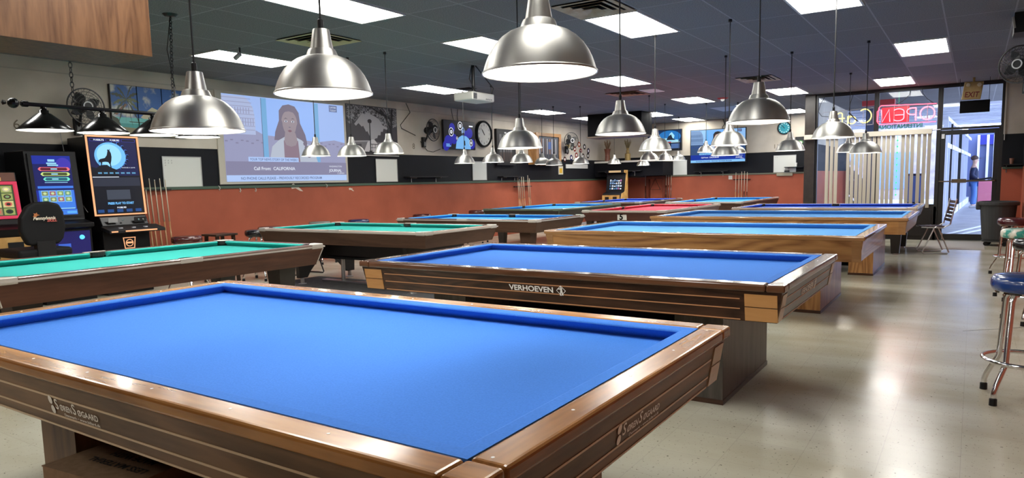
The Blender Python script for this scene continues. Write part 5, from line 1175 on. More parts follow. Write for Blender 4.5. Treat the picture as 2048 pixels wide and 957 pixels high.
# red framed machine
r = empty('slot_machine', (-9.7, 3.4, 0), 'slot machine with a glowing red screen frame at the left edge', 'slot machine')
MB().prism([(XM,3.0,0),(XM,3.0,1.62),(-9.55,3.0,1.62),(-9.45,3.0,1.0),(-9.25,3.0,0.95),(-9.30,3.0,0.86),(-9.30,3.0,0.0)],(0,0.80,0)).build('body', SB, r, bevel=0.01)
MB().box(-9.302,3.03,0.05,-9.285,3.78,0.86).build('front_panel', AY, r)
O, V = tilt_frame(-9.452,3.05,1.07,-9.522,1.50); Vn = V.normalized(); Nn = Vector((0,1,0)).cross(Vn); Uw = Vector((0,0.73,0))
rf = E3(215,60,90,0.9); gm_ = MB()
for q in ((0,0,1,0.07),(0,0.93,1,1),(0,0.07,0.045,0.93),(0.955,0.07,1,0.93)):
    mm = slab(O,Uw,V,-0.005,0.04,*q); gm_.add(mm.v,mm.f)
gm_.build('light_frame', rf, r, bevel=0.004)
sh = [(E3(60,80,50), R_(0,0,1,1))]
R2 = random.Random(11)
for a_ in range(5):
    for b_ in range(4):
        x_, y_ = 0.02+a_*0.195, 0.03+b_*0.24
        sh += [(E3(*R2.choice([(150,160,90),(200,190,130),(110,120,70),(160,120,90)])), R_(x_,y_,x_+0.17,y_+0.21)), (E3(*R2.choice([(60,40,30),(230,200,60),(40,60,40),(190,180,150),(200,90,80)])), E_(x_+0.085,y_+0.105,0.06,0.075,14)), (E3(*R2.choice([(240,230,150),(30,30,30),(120,150,100)])), E_(x_+0.085,y_+0.105,0.035,0.04,12))]
art('screen', r, O+Uw*0.05+V*0.08+Nn*0.002, Uw*0.90, V*0.84, sh, 0.00012)
hd = MB().prism([(-9.548,3.04,1.60),(-9.53,3.04,1.51),(-9.515,3.04,1.51),(-9.53,3.04,1.61)],(0,0.74,0)).build('header', mat('header_orange', (0.05,0.02,0.012,1), 0.4, emit=S(120,60,30), es=0.3), r)
text('caption', 'Pennsylvania', 0.05, (-9.525,3.25,1.565), UY, UZ, E3(230,215,190), r, 0.001, width=0.36, lift=0.006)
text('caption', 'PRESTIGE', 0.045, (-9.52,3.27,1.52), UY, UZ, E3(235,190,110), r, 0.002, width=0.36, lift=0.006)
for y in (3.30,3.55): MB().box(-9.285,y,0.62,-9.275,y+0.16,0.80).build('bill_validator', BLACK, r)
MB().lathe([(0,0),(0.035,0),(0.035,0.006),(0,0.006)],(-9.30,3.42,0.93),14).build('button', M3(200,200,205), r)
# cables on slot machine wall
tag(MB().tube([(XL+0.006,4.62,2.2),(XL+0.10,4.61,1.9),(XL+0.25,4.60,1.4),(XL+0.60,4.60,1.1)],0.005,5).build('power_cable', M3(150,150,150)), 'pale cable looping down between the blue and the wolf slot machines', 'cable')
# high-back chair in front of the machines
r = empty('gaming_chair', (-8.55, 3.6, 0), 'black high-back chair with small lettering in front of the slot machines', 'chair')
CH = mat('chair_black', (0.007,0.007,0.008,1), 0.6, spec=0.2)
cw_ = [(3.42,0.80),(3.36,0.95),(3.37,1.10),(3.44,1.22),(3.52,1.265),(3.66,1.27),(3.76,1.24),(3.80,1.15),(3.81,0.98),(3.78,0.86),(3.73,0.80)]
MB().prism([(-8.44,y,z) for y,z in cw_],(-0.10,0,0)).build('backrest', CH, r, bevel=0.03, seg=4)
MB().box(-9.00,3.32,0.66,-8.44,3.86,0.76).build('seat', CH, r, bevel=0.035, seg=4)
MB().box(-8.52,3.50,0.60,-8.43,3.68,0.84).build('back_bracket', BLACK, r)
MB().cyl((-8.75,3.59,0.04),(-8.75,3.59,0.66),0.03,12).build('post', BLACK, r); MB().lathe([(0,0),(0.24,0),(0.23,0.025),(0.05,0.04),(0,0.04)],(-8.75,3.59,0),24).build('base', BLACK, r)
text('lettering', 'Pennsylvania', 0.05, (-8.43,3.475,1.075), UY, UZ, M3(225,215,195), r, 0.0015, width=0.22, lift=0.012, shear=0.3)
text('lettering', 'SKILL', 0.04, (-8.43,3.61,1.05), UY, UZ, M3(200,90,80), r, 0.0015, width=0.10, lift=0.012, shear=0.2)
art('emblem', r, (-8.43,3.475,1.105), (0,0.07,0), (0,0,0.05), [(M3(170,100,50), [(0,0.1),(0.2,0.5),(0.1,0.9),(0.4,0.75),(0.6,1),(0.65,0.6),(1,0.4),(0.6,0.3),(0.5,0)])], 0.0125)

# ------------------------------------------------------------------ STOOLS AND CHAIRS
def stool_proto(nm, cush, trim_):
    r = empty(nm, (0,0,0))
    MB().lathe([(0.0,0.655),(0.165,0.655),(0.187,0.665),(0.195,0.69),(0.193,0.725),(0.180,0.745),(0.15,0.752),(0,0.756)], seg=36).build('seat', cush, r, smooth=True)
    MB().lathe([(0.168,0.648),(0.172,0.648),(0.172,0.664),(0.168,0.664)], seg=32, cap=True).build('seat_pan', trim_, r)
    for k in range(4):
        a = PI/4+k*PI/2; c, s = math.cos(a), math.sin(a)
        l = MB().tube([(0.09*c,0.09*s,0.645),(0.125*c,0.125*s,0.635),(0.140*c,0.140*s,0.60),(0.165*c,0.165*s,0.24),(0.185*c,0.185*s,0.20),(0.235*c,0.235*s,0.11),(0.25*c,0.25*s,0.07),(0.252*c,0.252*s,0.005)],0.0155,10).build('leg', CHROME, r, smooth=True)
        MB().lathe([(0,0),(0.021,0),(0.020,0.04),(0,0.04)],(0.252*c,0.252*s,0),12).build('foot_cap', BLACK, l)
    MB().tube([(0.215*math.cos(a),0.215*math.sin(a),0.245) for a in [2*PI*k/40 for k in range(40)]],0.0135,8,True).build('foot_ring', CHROME, r, smooth=True)
    return r
def V_(n, c): return mat(n, c, 0.22, coat=0.5)
FLOR = noisy('floral_vinyl', (0.02,0.25,0.20,1), (0.62,0.60,0.50,1), 14, 0.35, 4, 0.44, 0.54)
def stool(loc, m, label, rz=0.3, trim_=CHROME):
    r = stool_proto('bar_stool', m, trim_); r.location = loc; r.rotation_euler = (0,0,rz); tag(r, label, 'stool'); return r
stool((0.30,5.05,0), V_('vinyl_blue', (0.012,0.045,0.20,1)), 'royal blue vinyl stool on chrome legs, nearest at the right edge', 0.12)
stool((0.505,7.75,0), V_('vinyl_black', (0.01,0.01,0.012,1)), 'black stool half hidden behind the blue one', 0.4)
stool((0.45,9.1,0), FLOR, 'green and cream floral stool at the right side', 0.2)
stool((0.47,11.2,0), V_('vinyl_maroon', (0.06,0.008,0.012,1)), 'maroon stool in front of the grey bin', 0.5)
stool((-8.75,5.42,0), V_('vinyl_brown', (0.07,0.014,0.012,1)), 'maroon stool under the first cue rack', 0.3)
stool((-8.85,6.62,0), V_('vinyl_black2', (0.008,0.008,0.01,1)), 'black stool with chrome legs left of the second teal table', 0.4)
stool((-9.35,7.22,0), V_('vinyl_black3', (0.012,0.010,0.011,1)), 'dark stool touching the left end of the second teal table', 0.1)
stool((-9.70,8.55,0), V_('vinyl_grey', (0.20,0.22,0.19,1)), 'grey stool against the red wall behind the second teal table', 0.1)
stool((-9.45,9.25,0), V_('vinyl_navy', (0.012,0.016,0.08,1)), 'navy stool against the red wall behind the second teal table', 0.3)
stool((-9.55,11.15,0), V_('vinyl_maroon2', (0.05,0.008,0.012,1)), 'dark maroon stool at the left end of the third row table', 0.3)
stool((-9.45,12.95,0), V_('vinyl_maroon3', (0.09,0.02,0.018,1)), 'reddish brown stool in the gap below the narrow whiteboard', 0.3)
stool((-6.75,20.55,0), V_('vinyl_black4', (0.008,0.008,0.01,1)), 'black stool at the back wall by the far light blue table', 0.3)
# plain wooden stool
r = empty('wooden_stool', (-9.25,6.25,0), 'small dark wooden stool beside the black chrome stool', 'stool')
DW = wood('dark_wood', (0.02,0.012,0.009,1), (0.05,0.03,0.02,1), 'X', 4, 0.4, 0.2, 4)
MB().box(-9.43,6.07,0.68,-9.07,6.43,0.71).build('seat', DW, r, bevel=0.006)
for sx in (-1,1):
    for sy in (-1,1): MB().hexa([(-9.25+sx*0.16-0.02,6.25+sy*0.16-0.02,0),(-9.25+sx*0.16+0.02,6.25+sy*0.16-0.02,0),(-9.25+sx*0.16+0.02,6.25+sy*0.16+0.02,0),(-9.25+sx*0.16-0.02,6.25+sy*0.16+0.02,0)],[(-9.25+sx*0.13-0.02,6.25+sy*0.13-0.02,0.68),(-9.25+sx*0.13+0.02,6.25+sy*0.13-0.02,0.68),(-9.25+sx*0.13+0.02,6.25+sy*0.13+0.02,0.68),(-9.25+sx*0.13-0.02,6.25+sy*0.13+0.02,0.68)]).build('leg', DW, r)
# sled-leg slatted chairs
def sled_chair(loc, rz, label, m, seat, back=True, ky=1.0):
    r = empty('slatted_chair', (0,0,0))
    for s in (-0.21, 0.21):
        MB().tube([(s,-0.23*ky,0.012),(s,0.23*ky,0.012),(s,0.26*ky,0.03),(s,0.03,0.44),(s,0.0,0.46),(s,-0.03,0.44),(s,-0.26*ky,0.03)],0.011,8,True).build('leg_loop', m, r)
        MB().tube([(s,-0.22,0.45),(s,0.10,0.44)]+([(s,0.20,0.50),(s,0.28,0.92)] if back else [(s,0.15,0.44)]),0.011,8).build('side_rail', m, r)
    for k in range(6): MB().box(-0.21,-0.21+k*0.06,0.452,0.21,-0.165+k*0.06,0.468).build('seat_slat', seat, r)
    for k in range(6 if back else 0): MB().box(-0.21,0.205+k*0.0145,0.545+k*0.06,0.21,0.218+k*0.0145,0.59+k*0.06).build('back_slat', seat, r)
    r.location = loc; r.rotation_euler = (0,0,rz); tag(r, label, 'chair'); return r
sled_chair((-0.55,13.9,0), -PI/2+0.25, 'slatted dark metal chair at the right end of the table by the window', STEEL, mat('slat_brown', (0.04,0.02,0.018,1), 0.4), True, 0.75)
sled_chair((-8.50,5.55,0), -PI/2, 'backless dark slatted seat with looped metal legs seen between the two teal tables', BLACKM, BLACK, False, 0.8).location = (-8.75,7.35,0)
# cafe table base seen below the teal table
r = empty('pedestal_table', (-7.3,6.85,0), 'low black table on a steel post and flat steel foot under the teal table', 'table')
MB().cyl((-7.45,6.95,0.03),(-7.45,6.95,0.345),0.028,14).build('post', STEEL, r); MB().box(-7.85,6.90,0.0,-6.9,7.0,0.03).build('foot', STEEL, r, bevel=0.008); MB().box(-7.75,6.85,0.345,-6.95,7.12,0.375).build('top', BLACK, r)
o = MB().box(-8.3,5.6,0.0,-4.6,7.25,0.006).build('floor_shading', noisy('shadow_grey', (0.05,0.05,0.052,1), (0.08,0.08,0.08,1), 12, 0.8)); tag(o, 'dark grey mat on the floor between the teal tables', 'mat')  # thin dark sheet standing in for the shadow on the floor here
o = MB().box(-0.85,14.62,0.0,0.20,16.35,0.006).build('door_mat', mat('mat_cream', (0.36,0.33,0.28,1), 0.6)); tag(o, 'pale mat on the floor inside the glass door', 'mat')
# cardboard boxes under the nearest table
CARD = noisy('cardboard', (0.24,0.14,0.07,1), (0.30,0.18,0.10,1), 30, 0.8)
def carton(x, y, z, w_, d, h, rz, label, lines):
    r = empty('cardboard_box', (x,y,z), label, 'box'); 
    def P(u, v, zz): return (x+u*math.cos(rz)-v*math.sin(rz), y+u*math.sin(rz)+v*math.cos(rz), z+zz)
    MB().hexa([P(-w_/2,-d/2,0),P(w_/2,-d/2,0),P(w_/2,d/2,0),P(-w_/2,d/2,0)],[P(-w_/2,-d/2,h),P(w_/2,-d/2,h),P(w_/2,d/2,h),P(-w_/2,d/2,h)]).build('carton', CARD, r)
    for s, a0, a1 in ((0,-0.004,-d/2-0.004),(1,0.004,d/2+0.004)):
        MB().hexa([P(-w_/2,min(a0,a1),h),P(w_/2,min(a0,a1),h),P(w_/2,max(a0,a1),h),P(-w_/2,max(a0,a1),h)],[P(-w_/2,min(a0,a1),h+0.004),P(w_/2,min(a0,a1),h+0.004),P(w_/2,max(a0,a1),h+0.004),P(-w_/2,max(a0,a1),h+0.004)]).build('flap', CARD, r)
    U = Vector((-math.cos(rz),-math.sin(rz),0)); V = Vector((math.sin(rz),-math.cos(rz),0))
    for b_, u, v, sz, wd in lines: text('print', b_, sz, P(u, v, h+0.005), U, V, mat('print_black', (0.02,0.018,0.015,1), 0.7), r, 0.001, width=wd)
carton(-2.78,1.52,0.0,0.50,0.62,0.30,0.10,'open cardboard box with upside-down print under the nearest table',[('MADE WITH',0.16,-0.10,0.05,0.26),('LESS MATERIAL',0.20,-0.17,0.05,0.34),('recycled fibre packaging',0.1,0.08,0.02,0.16)])
carton(-2.20,1.60,0.0,0.50,0.60,0.22,-0.05,'lower cardboard box in the shadow right of the printed one',[('THIS SIDE',0.1,-0.05,0.05,0.22)])

# ------------------------------------------------------------------ BIN
r = empty('waste_bin', (0.39,15.6,0), 'grey wheeled waste bin with a wide rim beside the glass door', 'bin')
bx, by = 0.39, 15.65
MB().lathe([(0.0,0.10),(0.22,0.10),(0.235,0.13),(0.285,0.76),(0.0,0.76)], (bx,by,0), 32).build('barrel', GREYP, r, smooth=False)
MB().lathe([(0.27,0.74),(0.315,0.74),(0.325,0.76),(0.325,0.80),(0.30,0.815),(0.275,0.80)], (bx,by,0), 32, cap=False).build('rim', GREYP, r)
MB().box(bx-0.345,by-0.07,0.66,bx-0.26,by+0.07,0.80).build('handle', GREYP, r, bevel=0.02)
MB().lathe([(0.0,0.075),(0.24,0.075),(0.24,0.10),(0,0.10)], (bx,by,0), 24).build('dolly', GREYP, r)
for a in (0.6,2.2,3.7,5.3): MB().cyl((bx+0.2*math.cos(a),by+0.2*math.sin(a)-0.015,0.038),(bx+0.2*math.cos(a),by+0.2*math.sin(a)+0.015,0.038),0.038,14).build('caster', BLACK, r)
# speaker hanging top right
r = empty('wall_speaker', (0.55,9.9,ZC), 'black speaker box under the ceiling at the top right edge', 'speaker')
MB().box(0.30,9.75,2.88,0.70,10.15,ZC-0.001).build('cabinet', BLACK, r)
MB().cyl((0.285,9.74,3.05),(0.305,9.74,2.93),0.012,8).build('cable', M3(170,165,155), r)

# ------------------------------------------------------------------ WINDOW BLINDS, NEON, EXIT SIGN
r = empty('vertical_blind', (-1.75, YF-0.16, 2.2), 'cream vertical blind hanging across the shop windows', 'blind')
VAN = mat('vane_cream', (0.60,0.55,0.44,1), 0.6)
MB().box(-3.13,YF-0.21,2.135,-0.74,YF-0.11,2.235).build('headrail', VAN, r, bevel=0.004)
MB().cyl((-0.74,YF-0.16,2.20),(-0.60,YF-0.16,2.21),0.008,6).build('rod', WHITE, r)
px = [1654,1663.5,1672.5,1681,1697.5,1706,1715,1723.5,1731.5,1740,1749,1758,1767.5,1776,1785,1804,1813,1822,1834,1844,1853]
for k, p in enumerate(px):
    if k in (3,): continue
    x = -2.70+(p-1650)*(1.94/205)
    a = 0.55; dx, dy = 0.036*math.cos(a), 0.036*math.sin(a); y = YF-0.16; z0 = 0.66 if k == 20 else 0.70
    MB().hexa([(x-dx,y-dy,z0),(x+dx,y+dy,z0),(x+dx,y+dy+0.002,z0),(x-dx,y-dy+0.002,z0)],[(x-dx,y-dy,2.14),(x+dx,y+dy,2.14),(x+dx,y+dy+0.002,2.14),(x-dx,y-dy+0.002,2.14)]).build('vane', VAN, r)
def neon(name, label, strokes, x_right, z0, sc, m, y, frame=None, hold=None):
    """letters read from outside, so they run right to left in here"""
    r = empty(name, (x_right, y, z0), label, 'neon sign')
    for mm, paths in strokes:
        q = MB()
        for pth in paths: q.tube([(x_right-u*sc, y, z0+v*sc) for u, v in pth], 0.010, 7)
        q.build('letter', mm, r, smooth=True)
    if frame:
        for nm, mm, paths in frame:
            q = MB()
            for pth in paths: q.tube([(x_right-u*sc, y+0.03, z0+v*sc) for u, v in pth], 0.006, 6)
            q.build(nm, mm, r)
    return r
def arc(cx, cy, rx, ry, a0, a1, n=18): return [(cx+rx*math.cos(a0+(a1-a0)*k/n), cy+ry*math.sin(a0+(a1-a0)*k/n)) for k in range(n+1)]
NR = em('neon_red', (1.0,0.05,0.09,1), NEON*3.0); NRC = em('neon_pink', (1.0,0.09,0.11,1), NEON*3.4); NYL = em('neon_yellow', (1.0,0.86,0.22,1), NEON); NPU = em('neon_violet', (0.55,0.5,1.0,1), NEON*0.8)
TUBE = mat('tube_grey', (0.35,0.33,0.36,1), 0.4)
YN_ = YF-0.10
opn = [(NRC, [arc(0.13,0.13,0.125,0.125,PI/2+0.2,PI/2+0.2+2*PI-0.15,28)]), (NRC, [[(0.33,0.0),(0.33,0.25)], [(0.33,0.25)]+arc(0.40,0.185,0.09,0.065,PI/2,-PI/2,12)+[(0.34,0.12)]]),
       (NRC, [arc(0.64,0.19,0.10,0.06,0.6,PI,8)+arc(0.64,0.07,0.10,0.06,PI,2*PI-0.6,8), [(0.55,0.128),(0.70,0.128)]]), (NRC, [[(0.79,0.0),(0.81,0.25),(0.93,0.0),(0.95,0.25)]])]
RP = mat('neon_backer_red', (0.25,0.01,0.02,1), 0.3, emit=(1,0.03,0.08,1), es=0.35)
n1 = neon('neon_sign', 'red neon OPEN sign seen mirrored in the shop window', opn, -0.71, 2.42, 1.0, None, YN_, [('tube_frame', NR, [[(-0.02,-0.045),(0.98,-0.045),(1.02,0.0),(1.0,0.30),(0.96,0.34),(-0.02,0.31)], [(0.98,0.02),(1.03,0.02),(1.03,0.22),(0.99,0.27)]]), ('support', TUBE, [[(0.13,-0.04),(0.13,0.31)],[(0.48,-0.04),(0.48,0.32)],[(0.72,-0.04),(0.72,0.33)],[(0.0,0.30),(0.99,0.33)]])])
MB().box(-1.66,YF-0.055,2.40,-1.16,YF-0.050,2.72).build('backer', RP, n1)
MB().tube([(-1.15,YN_+0.03,3.04),(-1.17,YN_,2.93),(-1.28,YN_,2.82),(-1.40,YN_+0.02,2.76)],0.006,5).tube([(-0.95,YN_+0.03,3.04),(-0.93,YN_,2.95),(-0.85,YN_,2.83),(-0.74,YN_,2.74)],0.006,5).build('cord', CORD, n1)
caf = [(NYL, [arc(0.13,0.15,0.125,0.14,0.9,2*PI-0.9,22)]), (NYL, [[(0.44,0.17)]+arc(0.37,0.08,0.075,0.075,PI/2,PI/2+2*PI*0.98,18)+[(0.45,0.16),(0.45,0.0),(0.49,0.0)]]), (NYL, [arc(0.60,0.20,0.045,0.05,0.4,PI,8)+[(0.555,0.0)], [(0.51,0.13),(0.62,0.13)]]), (NPU, [[(0.70,0.09),(0.84,0.09)]+arc(0.77,0.08,0.075,0.08,0.15,2*PI-0.8,18)])]
n2 = neon('neon_sign', 'yellow and violet neon cafe lettering seen mirrored in the shop window', caf, -1.84, 2.42, 1.0, None, YN_, [('support', TUBE, [[(-0.03,-0.03),(-0.03,0.31),(0.95,0.28),(0.95,-0.05),(-0.02,-0.03)],[(0.16,-0.03),(0.16,0.30)],[(0.40,-0.03),(0.40,0.30)]])])
MB().tube([(-2.75,YN_+0.03,3.04),(-2.83,YN_,2.88),(-2.87,YN_,2.72),(-2.80,YN_,2.62),(-2.65,YN_,2.60)],0.006,5).tube([(-2.2,YN_+0.03,3.04),(-2.25,YN_,2.85),(-2.27,YN_,2.70)],0.006,5).tube([(-2.27,YN_,2.66),(-2.10,YN_,2.47)],0.014,6).build('cord', CORD, n2)
# lettering painted on the outside of the glass
o = text('window_lettering', 'INTERNATIONAL', 0.12, (-0.92,YF+0.03,2.285), (-1,0,0), (0,0,1), mat('letters_teal', (0.04,0.30,0.24,1), 0.5), None, 0.004, width=0.86); tag(o, 'teal window lettering seen mirrored below the red neon', 'window lettering')

r = empty('exit_sign', (-0.1,YF-0.5,ZC), 'yellowed EXIT sign with two lamp heads hanging tilted above the door', 'exit sign')
TAN = noisy('exit_tan', (0.30,0.19,0.06,1), (0.42,0.29,0.11,1), 5, 0.4)
O = Vector((-0.265,15.8,2.705)); U = Vector((0.30,0,-0.012)); V = Vector((0.04,0,0.32))
q = [O,O+U,O+U+V,O+V]
MB().prism(q,(0,0.07,0)).build('housing', TAN, r, bevel=0.008)
text('lettering', 'EXIT', 0.14, O+U*0.13+V*0.13, U, V, mat('exit_red', (0.14,0.008,0.008,1), 0.5), r, 0.003, width=0.22)
for u in (0.22,0.80):
    c = O+U*u+V*0.82; MB().lathe([(0,-0.035),(0.032,-0.03),(0.036,0.0)], c, 16, 'Y', cap=False).build('lamp_head', mat('lamp_lens', (0.5,0.42,0.28,1), 0.15), r)
MB().cyl((-0.08,15.84,3.0),(-0.08,15.84,ZC-0.001),0.02,8).build('stem', TAN, r)
o = MB().box(-0.285,15.88,2.465,0.185,15.98,2.685).build('sign_box', MATTEBLACK, bevel=0.005); tag(o, 'flat black box sign right under the tilted EXIT sign', 'sign')
MB().cyl((-0.27,15.92,2.69),(-0.30,15.92,ZC-0.001),0.004,5).cyl((0.17,15.92,2.69),(0.17,15.92,ZC-0.001),0.004,5).build('hanger', CORD, o)

# ------------------------------------------------------------------ OUTSIDE
PAVE = noisy('pavement', (0.27,0.275,0.30,1), (0.34,0.345,0.375,1), 2.2, 0.6)
struct('ground', MB().box(-14,YF+0.15,-0.1,8,60,0.075), PAVE)
o = MB()
o.prism([(-0.50,17.2,0.076),(-0.42,17.2,0.076),(0.6,21.6,0.076),(0.5,21.6,0.076)],(0,0,0.004)); tag(o.build('pavement_line', M3(225,228,240)), 'left white line painted on the walkway outside the door', 'painted line')
tag(MB().prism([(-0.28,17.2,0.076),(-0.18,17.2,0.076),(0.8,20.9,0.076),(0.7,20.9,0.076)],(0,0,0.004)).build('pavement_line', M3(225,228,240)), 'right white line painted on the walkway outside the door', 'painted line')
SOF = noisy('soffit', (0.42,0.44,0.52,1), (0.62,0.64,0.72,1), 3, 0.6, stretch=(0.2,3,1))
s_ = MB().box(-6.5,YF+0.15,3.25,4,34.0,3.35)
for k in range(16): s_.box(-6.5,17.2+k*1.0,3.22,4,17.24+k*1.0,3.25)
struct('canopy', s_, SOF)
o = MB().box(-2.32,18.9,2.98,-1.63,19.1,3.22).build('hanging_sign', M3(190,70,72)); tag(o, 'plain red board hanging under the canopy outside the window', 'sign')
for (x, y, lb) in ((-3.4,21.0,'grey canopy column seen behind the violet neon letter'),(-2.35,21.0,'grey canopy column seen between the neon letters')):
    o = MB().box(x-0.09,y-0.09,0.075,x+0.09,y+0.09,3.22).build('canopy_column', M3(78,86,110)); tag(o, lb, 'column')
# shop front running away outside, facing the door line
def SX(y): return -0.62+(y-21.2)*0.030
FW = mat('shop_frame', (0.55,0.58,0.68,1), 0.4)
sf = empty('shop_front', (-1.0, 24, 0.075), 'row of lit neighbouring shop fronts with pale frames seen through the glass door', 'shop front')
ys_ = [21.2,22.2,23.1,24.5,26.2,28.0,30.2,33.0,36.0]
cols = [(60,70,130),(110,130,190),(30,34,60),(60,40,80),(40,70,120),(30,30,60),(70,90,140),(40,50,90)]
for k in range(8):
    y0_, y1_ = ys_[k], ys_[k+1]
    MB().hexa([(SX(y0_)-0.15,y0_,0.08),(SX(y0_)-0.10,y0_,0.08),(SX(y1_)-0.10,y1_,0.08),(SX(y1_)-0.15,y1_,0.08)],[(SX(y0_)-0.15,y0_,2.7),(SX(y0_)-0.10,y0_,2.7),(SX(y1_)-0.10,y1_,2.7),(SX(y1_)-0.15,y1_,2.7)]).build('shop_window', M3(*cols[k], rough=0.15), sf)
    MB().hexa([(SX(y0_)-0.12,y0_-0.05,0.08),(SX(y0_)+0.02,y0_-0.05,0.08),(SX(y0_)+0.02,y0_+0.08,0.08),(SX(y0_)-0.12,y0_+0.08,0.08)],[(SX(y0_)-0.12,y0_-0.05,2.7),(SX(y0_)+0.02,y0_-0.05,2.7),(SX(y0_)+0.02,y0_+0.08,2.7),(SX(y0_)-0.12,y0_+0.08,2.7)]).build('frame_post', FW if k % 3 != 2 else BLACK, sf)
for z0_, z1_ in ((0.08,0.30),(2.0,2.12),(2.68,2.78)):
    MB().hexa([(SX(21.2)-0.12,21.2,z0_),(SX(21.2)+0.01,21.2,z0_),(SX(36)+0.01,36,z0_),(SX(36)-0.12,36,z0_)],[(SX(21.2)-0.12,21.2,z1_),(SX(21.2)+0.01,21.2,z1_),(SX(36)+0.01,36,z1_),(SX(36)-0.12,36,z1_)]).build('frame_rail', FW, sf)
for (y0_, y1_, z0_, z1_, c) in ((22.3,22.9,2.12,2.62,(150,180,255)),(23.4,24.3,2.12,2.6,(235,70,110)),(25.0,26.0,2.12,2.6,(60,60,220)),(26.6,27.7,1.9,2.6,(110,220,230)),(28.6,29.9,2.1,2.6,(40,50,230)),(22.4,23.0,0.5,1.9,(200,120,170)),(24.8,25.9,1.0,1.7,(200,205,225)),(30.6,32.4,1.2,2.5,(90,110,230))):
    MB().hexa([(SX(y0_)-0.10,y0_,z0_),(SX(y0_)-0.07,y0_,z0_),(SX(y1_)-0.07,y1_,z0_),(SX(y1_)-0.10,y1_,z0_)],[(SX(y0_)-0.10,y0_,z1_),(SX(y0_)-0.07,y0_,z1_),(SX(y1_)-0.07,y1_,z1_),(SX(y1_)-0.10,y1_,z1_)]).build('lit_sign', E3(*c, 0.75), sf)
# end of the walkway
eb = empty('far_shop', (0.8, 36.2, 0.075), 'far end shop with pale columns and a pink counter beyond the standing man', 'shop front')
MB().box(-0.3,36.2,0.08,3.5,36.4,3.2).build('wall', M3(70,80,120), eb)
for k, x in enumerate((0.05,0.38,0.62,0.95)): MB().box(x,36.05,0.08,x+0.09,36.2,2.9).build('column', FW, eb)
MB().box(0.15,35.6,0.08,0.62,36.0,0.95).build('counter', M3(170,90,110), eb); MB().box(0.10,36.1,2.5,1.4,36.18,2.9).build('lit_sign', E3(70,80,220,0.8), eb)
# far street side
bd = empty('brick_building', (-6, 40, 0), 'brick and glass building across the street behind the blinds', 'building')
MB().box(-13.9,40,0,-1.6,42,7.0).build('wall', noisy('brick_far', (0.22,0.18,0.20,1), (0.34,0.30,0.34,1), 3, 0.7), bd)
for k in range(5): MB().box(-13.2+k*2.3,39.95,0.6,-11.8+k*2.3,40,2.4).build('window', M3(110,130,180,rough=0.2), bd)
# car
r = empty('car', (-4.4, 22.6, 0.075), 'dark blue-grey car parked outside, left part of the window', 'car')
CP = mat('car_paint', (0.16,0.19,0.30,1), 0.15, 0.3, coat=1.0)
pr = [(-6.6,0.45),(-6.6,0.85),(-6.3,1.02),(-5.7,1.12),(-5.1,1.60),(-4.7,1.72),(-3.6,1.72),(-3.0,1.60),(-2.55,1.15),(-2.4,1.05),(-2.35,0.45),(-2.62,0.40)]
pr += arc(-3.15,0.42,0.40,0.40,0.0,PI,10)+arc(-5.85,0.42,0.40,0.40,0.0,PI,10)
MB().prism([(x,21.9,z+0.03) for x,z in pr],(0,1.7,0)).build('body', CP, r, bevel=0.05, seg=3)
MB().prism([(x,21.885,z+0.03) for x,z in [(-5.45,1.18),(-5.0,1.56),(-4.65,1.64),(-4.3,1.64),(-4.3,1.16)]],(0,0.02,0)).build('side_window', mat('car_glass', (0.25,0.32,0.45,1), 0.05), r)
MB().prism([(x,21.885,z+0.03) for x,z in [(-4.2,1.16),(-4.2,1.64),(-3.6,1.64),(-3.1,1.53),(-2.8,1.16)]],(0,0.02,0)).build('side_window', mat('car_glass', (0.25,0.32,0.45,1), 0.05), r)
for cx in (-3.15,-5.85):
    w1 = MB().lathe([(0.0,0),(0.33,0),(0.35,0.03),(0.35,0.2),(0,0.2)], (cx,21.93,0.43), 28, 'Y').build('wheel', BLACK, r)
    m = MB()
    for k in range(7):
        a = 2*PI*k/7; m.prism([(cx+0.05*math.cos(a+1.2),21.92,0.43+0.05*math.sin(a+1.2)),(cx+0.24*math.cos(a+0.12),21.92,0.43+0.24*math.sin(a+0.12)),(cx+0.24*math.cos(a-0.12),21.92,0.43+0.24*math.sin(a-0.12)),(cx+0.05*math.cos(a-1.2),21.92,0.43+0.05*math.sin(a-1.2))],(0,-0.01,0))
    m.build('rim', STEEL, w1)
MB().box(-2.36,22.0,0.80,-2.33,22.3,0.95).build('tail_light', M3(150,20,20), r)
o = MB().box(-3.55,24.0,1.15,-3.22,24.05,1.78).build('street_sign', M3(215,215,220)); tag(o, 'red and white sign on a post across the parking lane', 'sign'); MB().box(-3.53,23.99,1.42,-3.24,24.0,1.74).build('red_square', M3(200,50,60), o); MB().cyl((-3.38,24.03,0.075),(-3.38,24.03,1.2),0.02,8).build('post', STEEL, o)
o = MB().box(-1.30,18.6,0.075,-0.95,18.9,1.35).build('display_stand', M3(30,34,60)); tag(o, 'dark blue display stand outside behind the right end of the blinds', 'stand'); MB().box(-1.28,18.58,0.7,-0.97,18.6,1.3).build('poster', M3(70,90,150), o)
for k in range(14): pass
o = MB().cyl((-1.42,17.4,0.9),(-1.42,17.4,3.22),0.003,5)
for k in range(11): o.sphere((-1.42,17.4,0.9+k*0.13),0.018,8,5)
tag(o.build('string_lights', E3(90,230,150,1.2), kind='stuff'), 'string of small green lights outside behind the blinds', 'string lights')

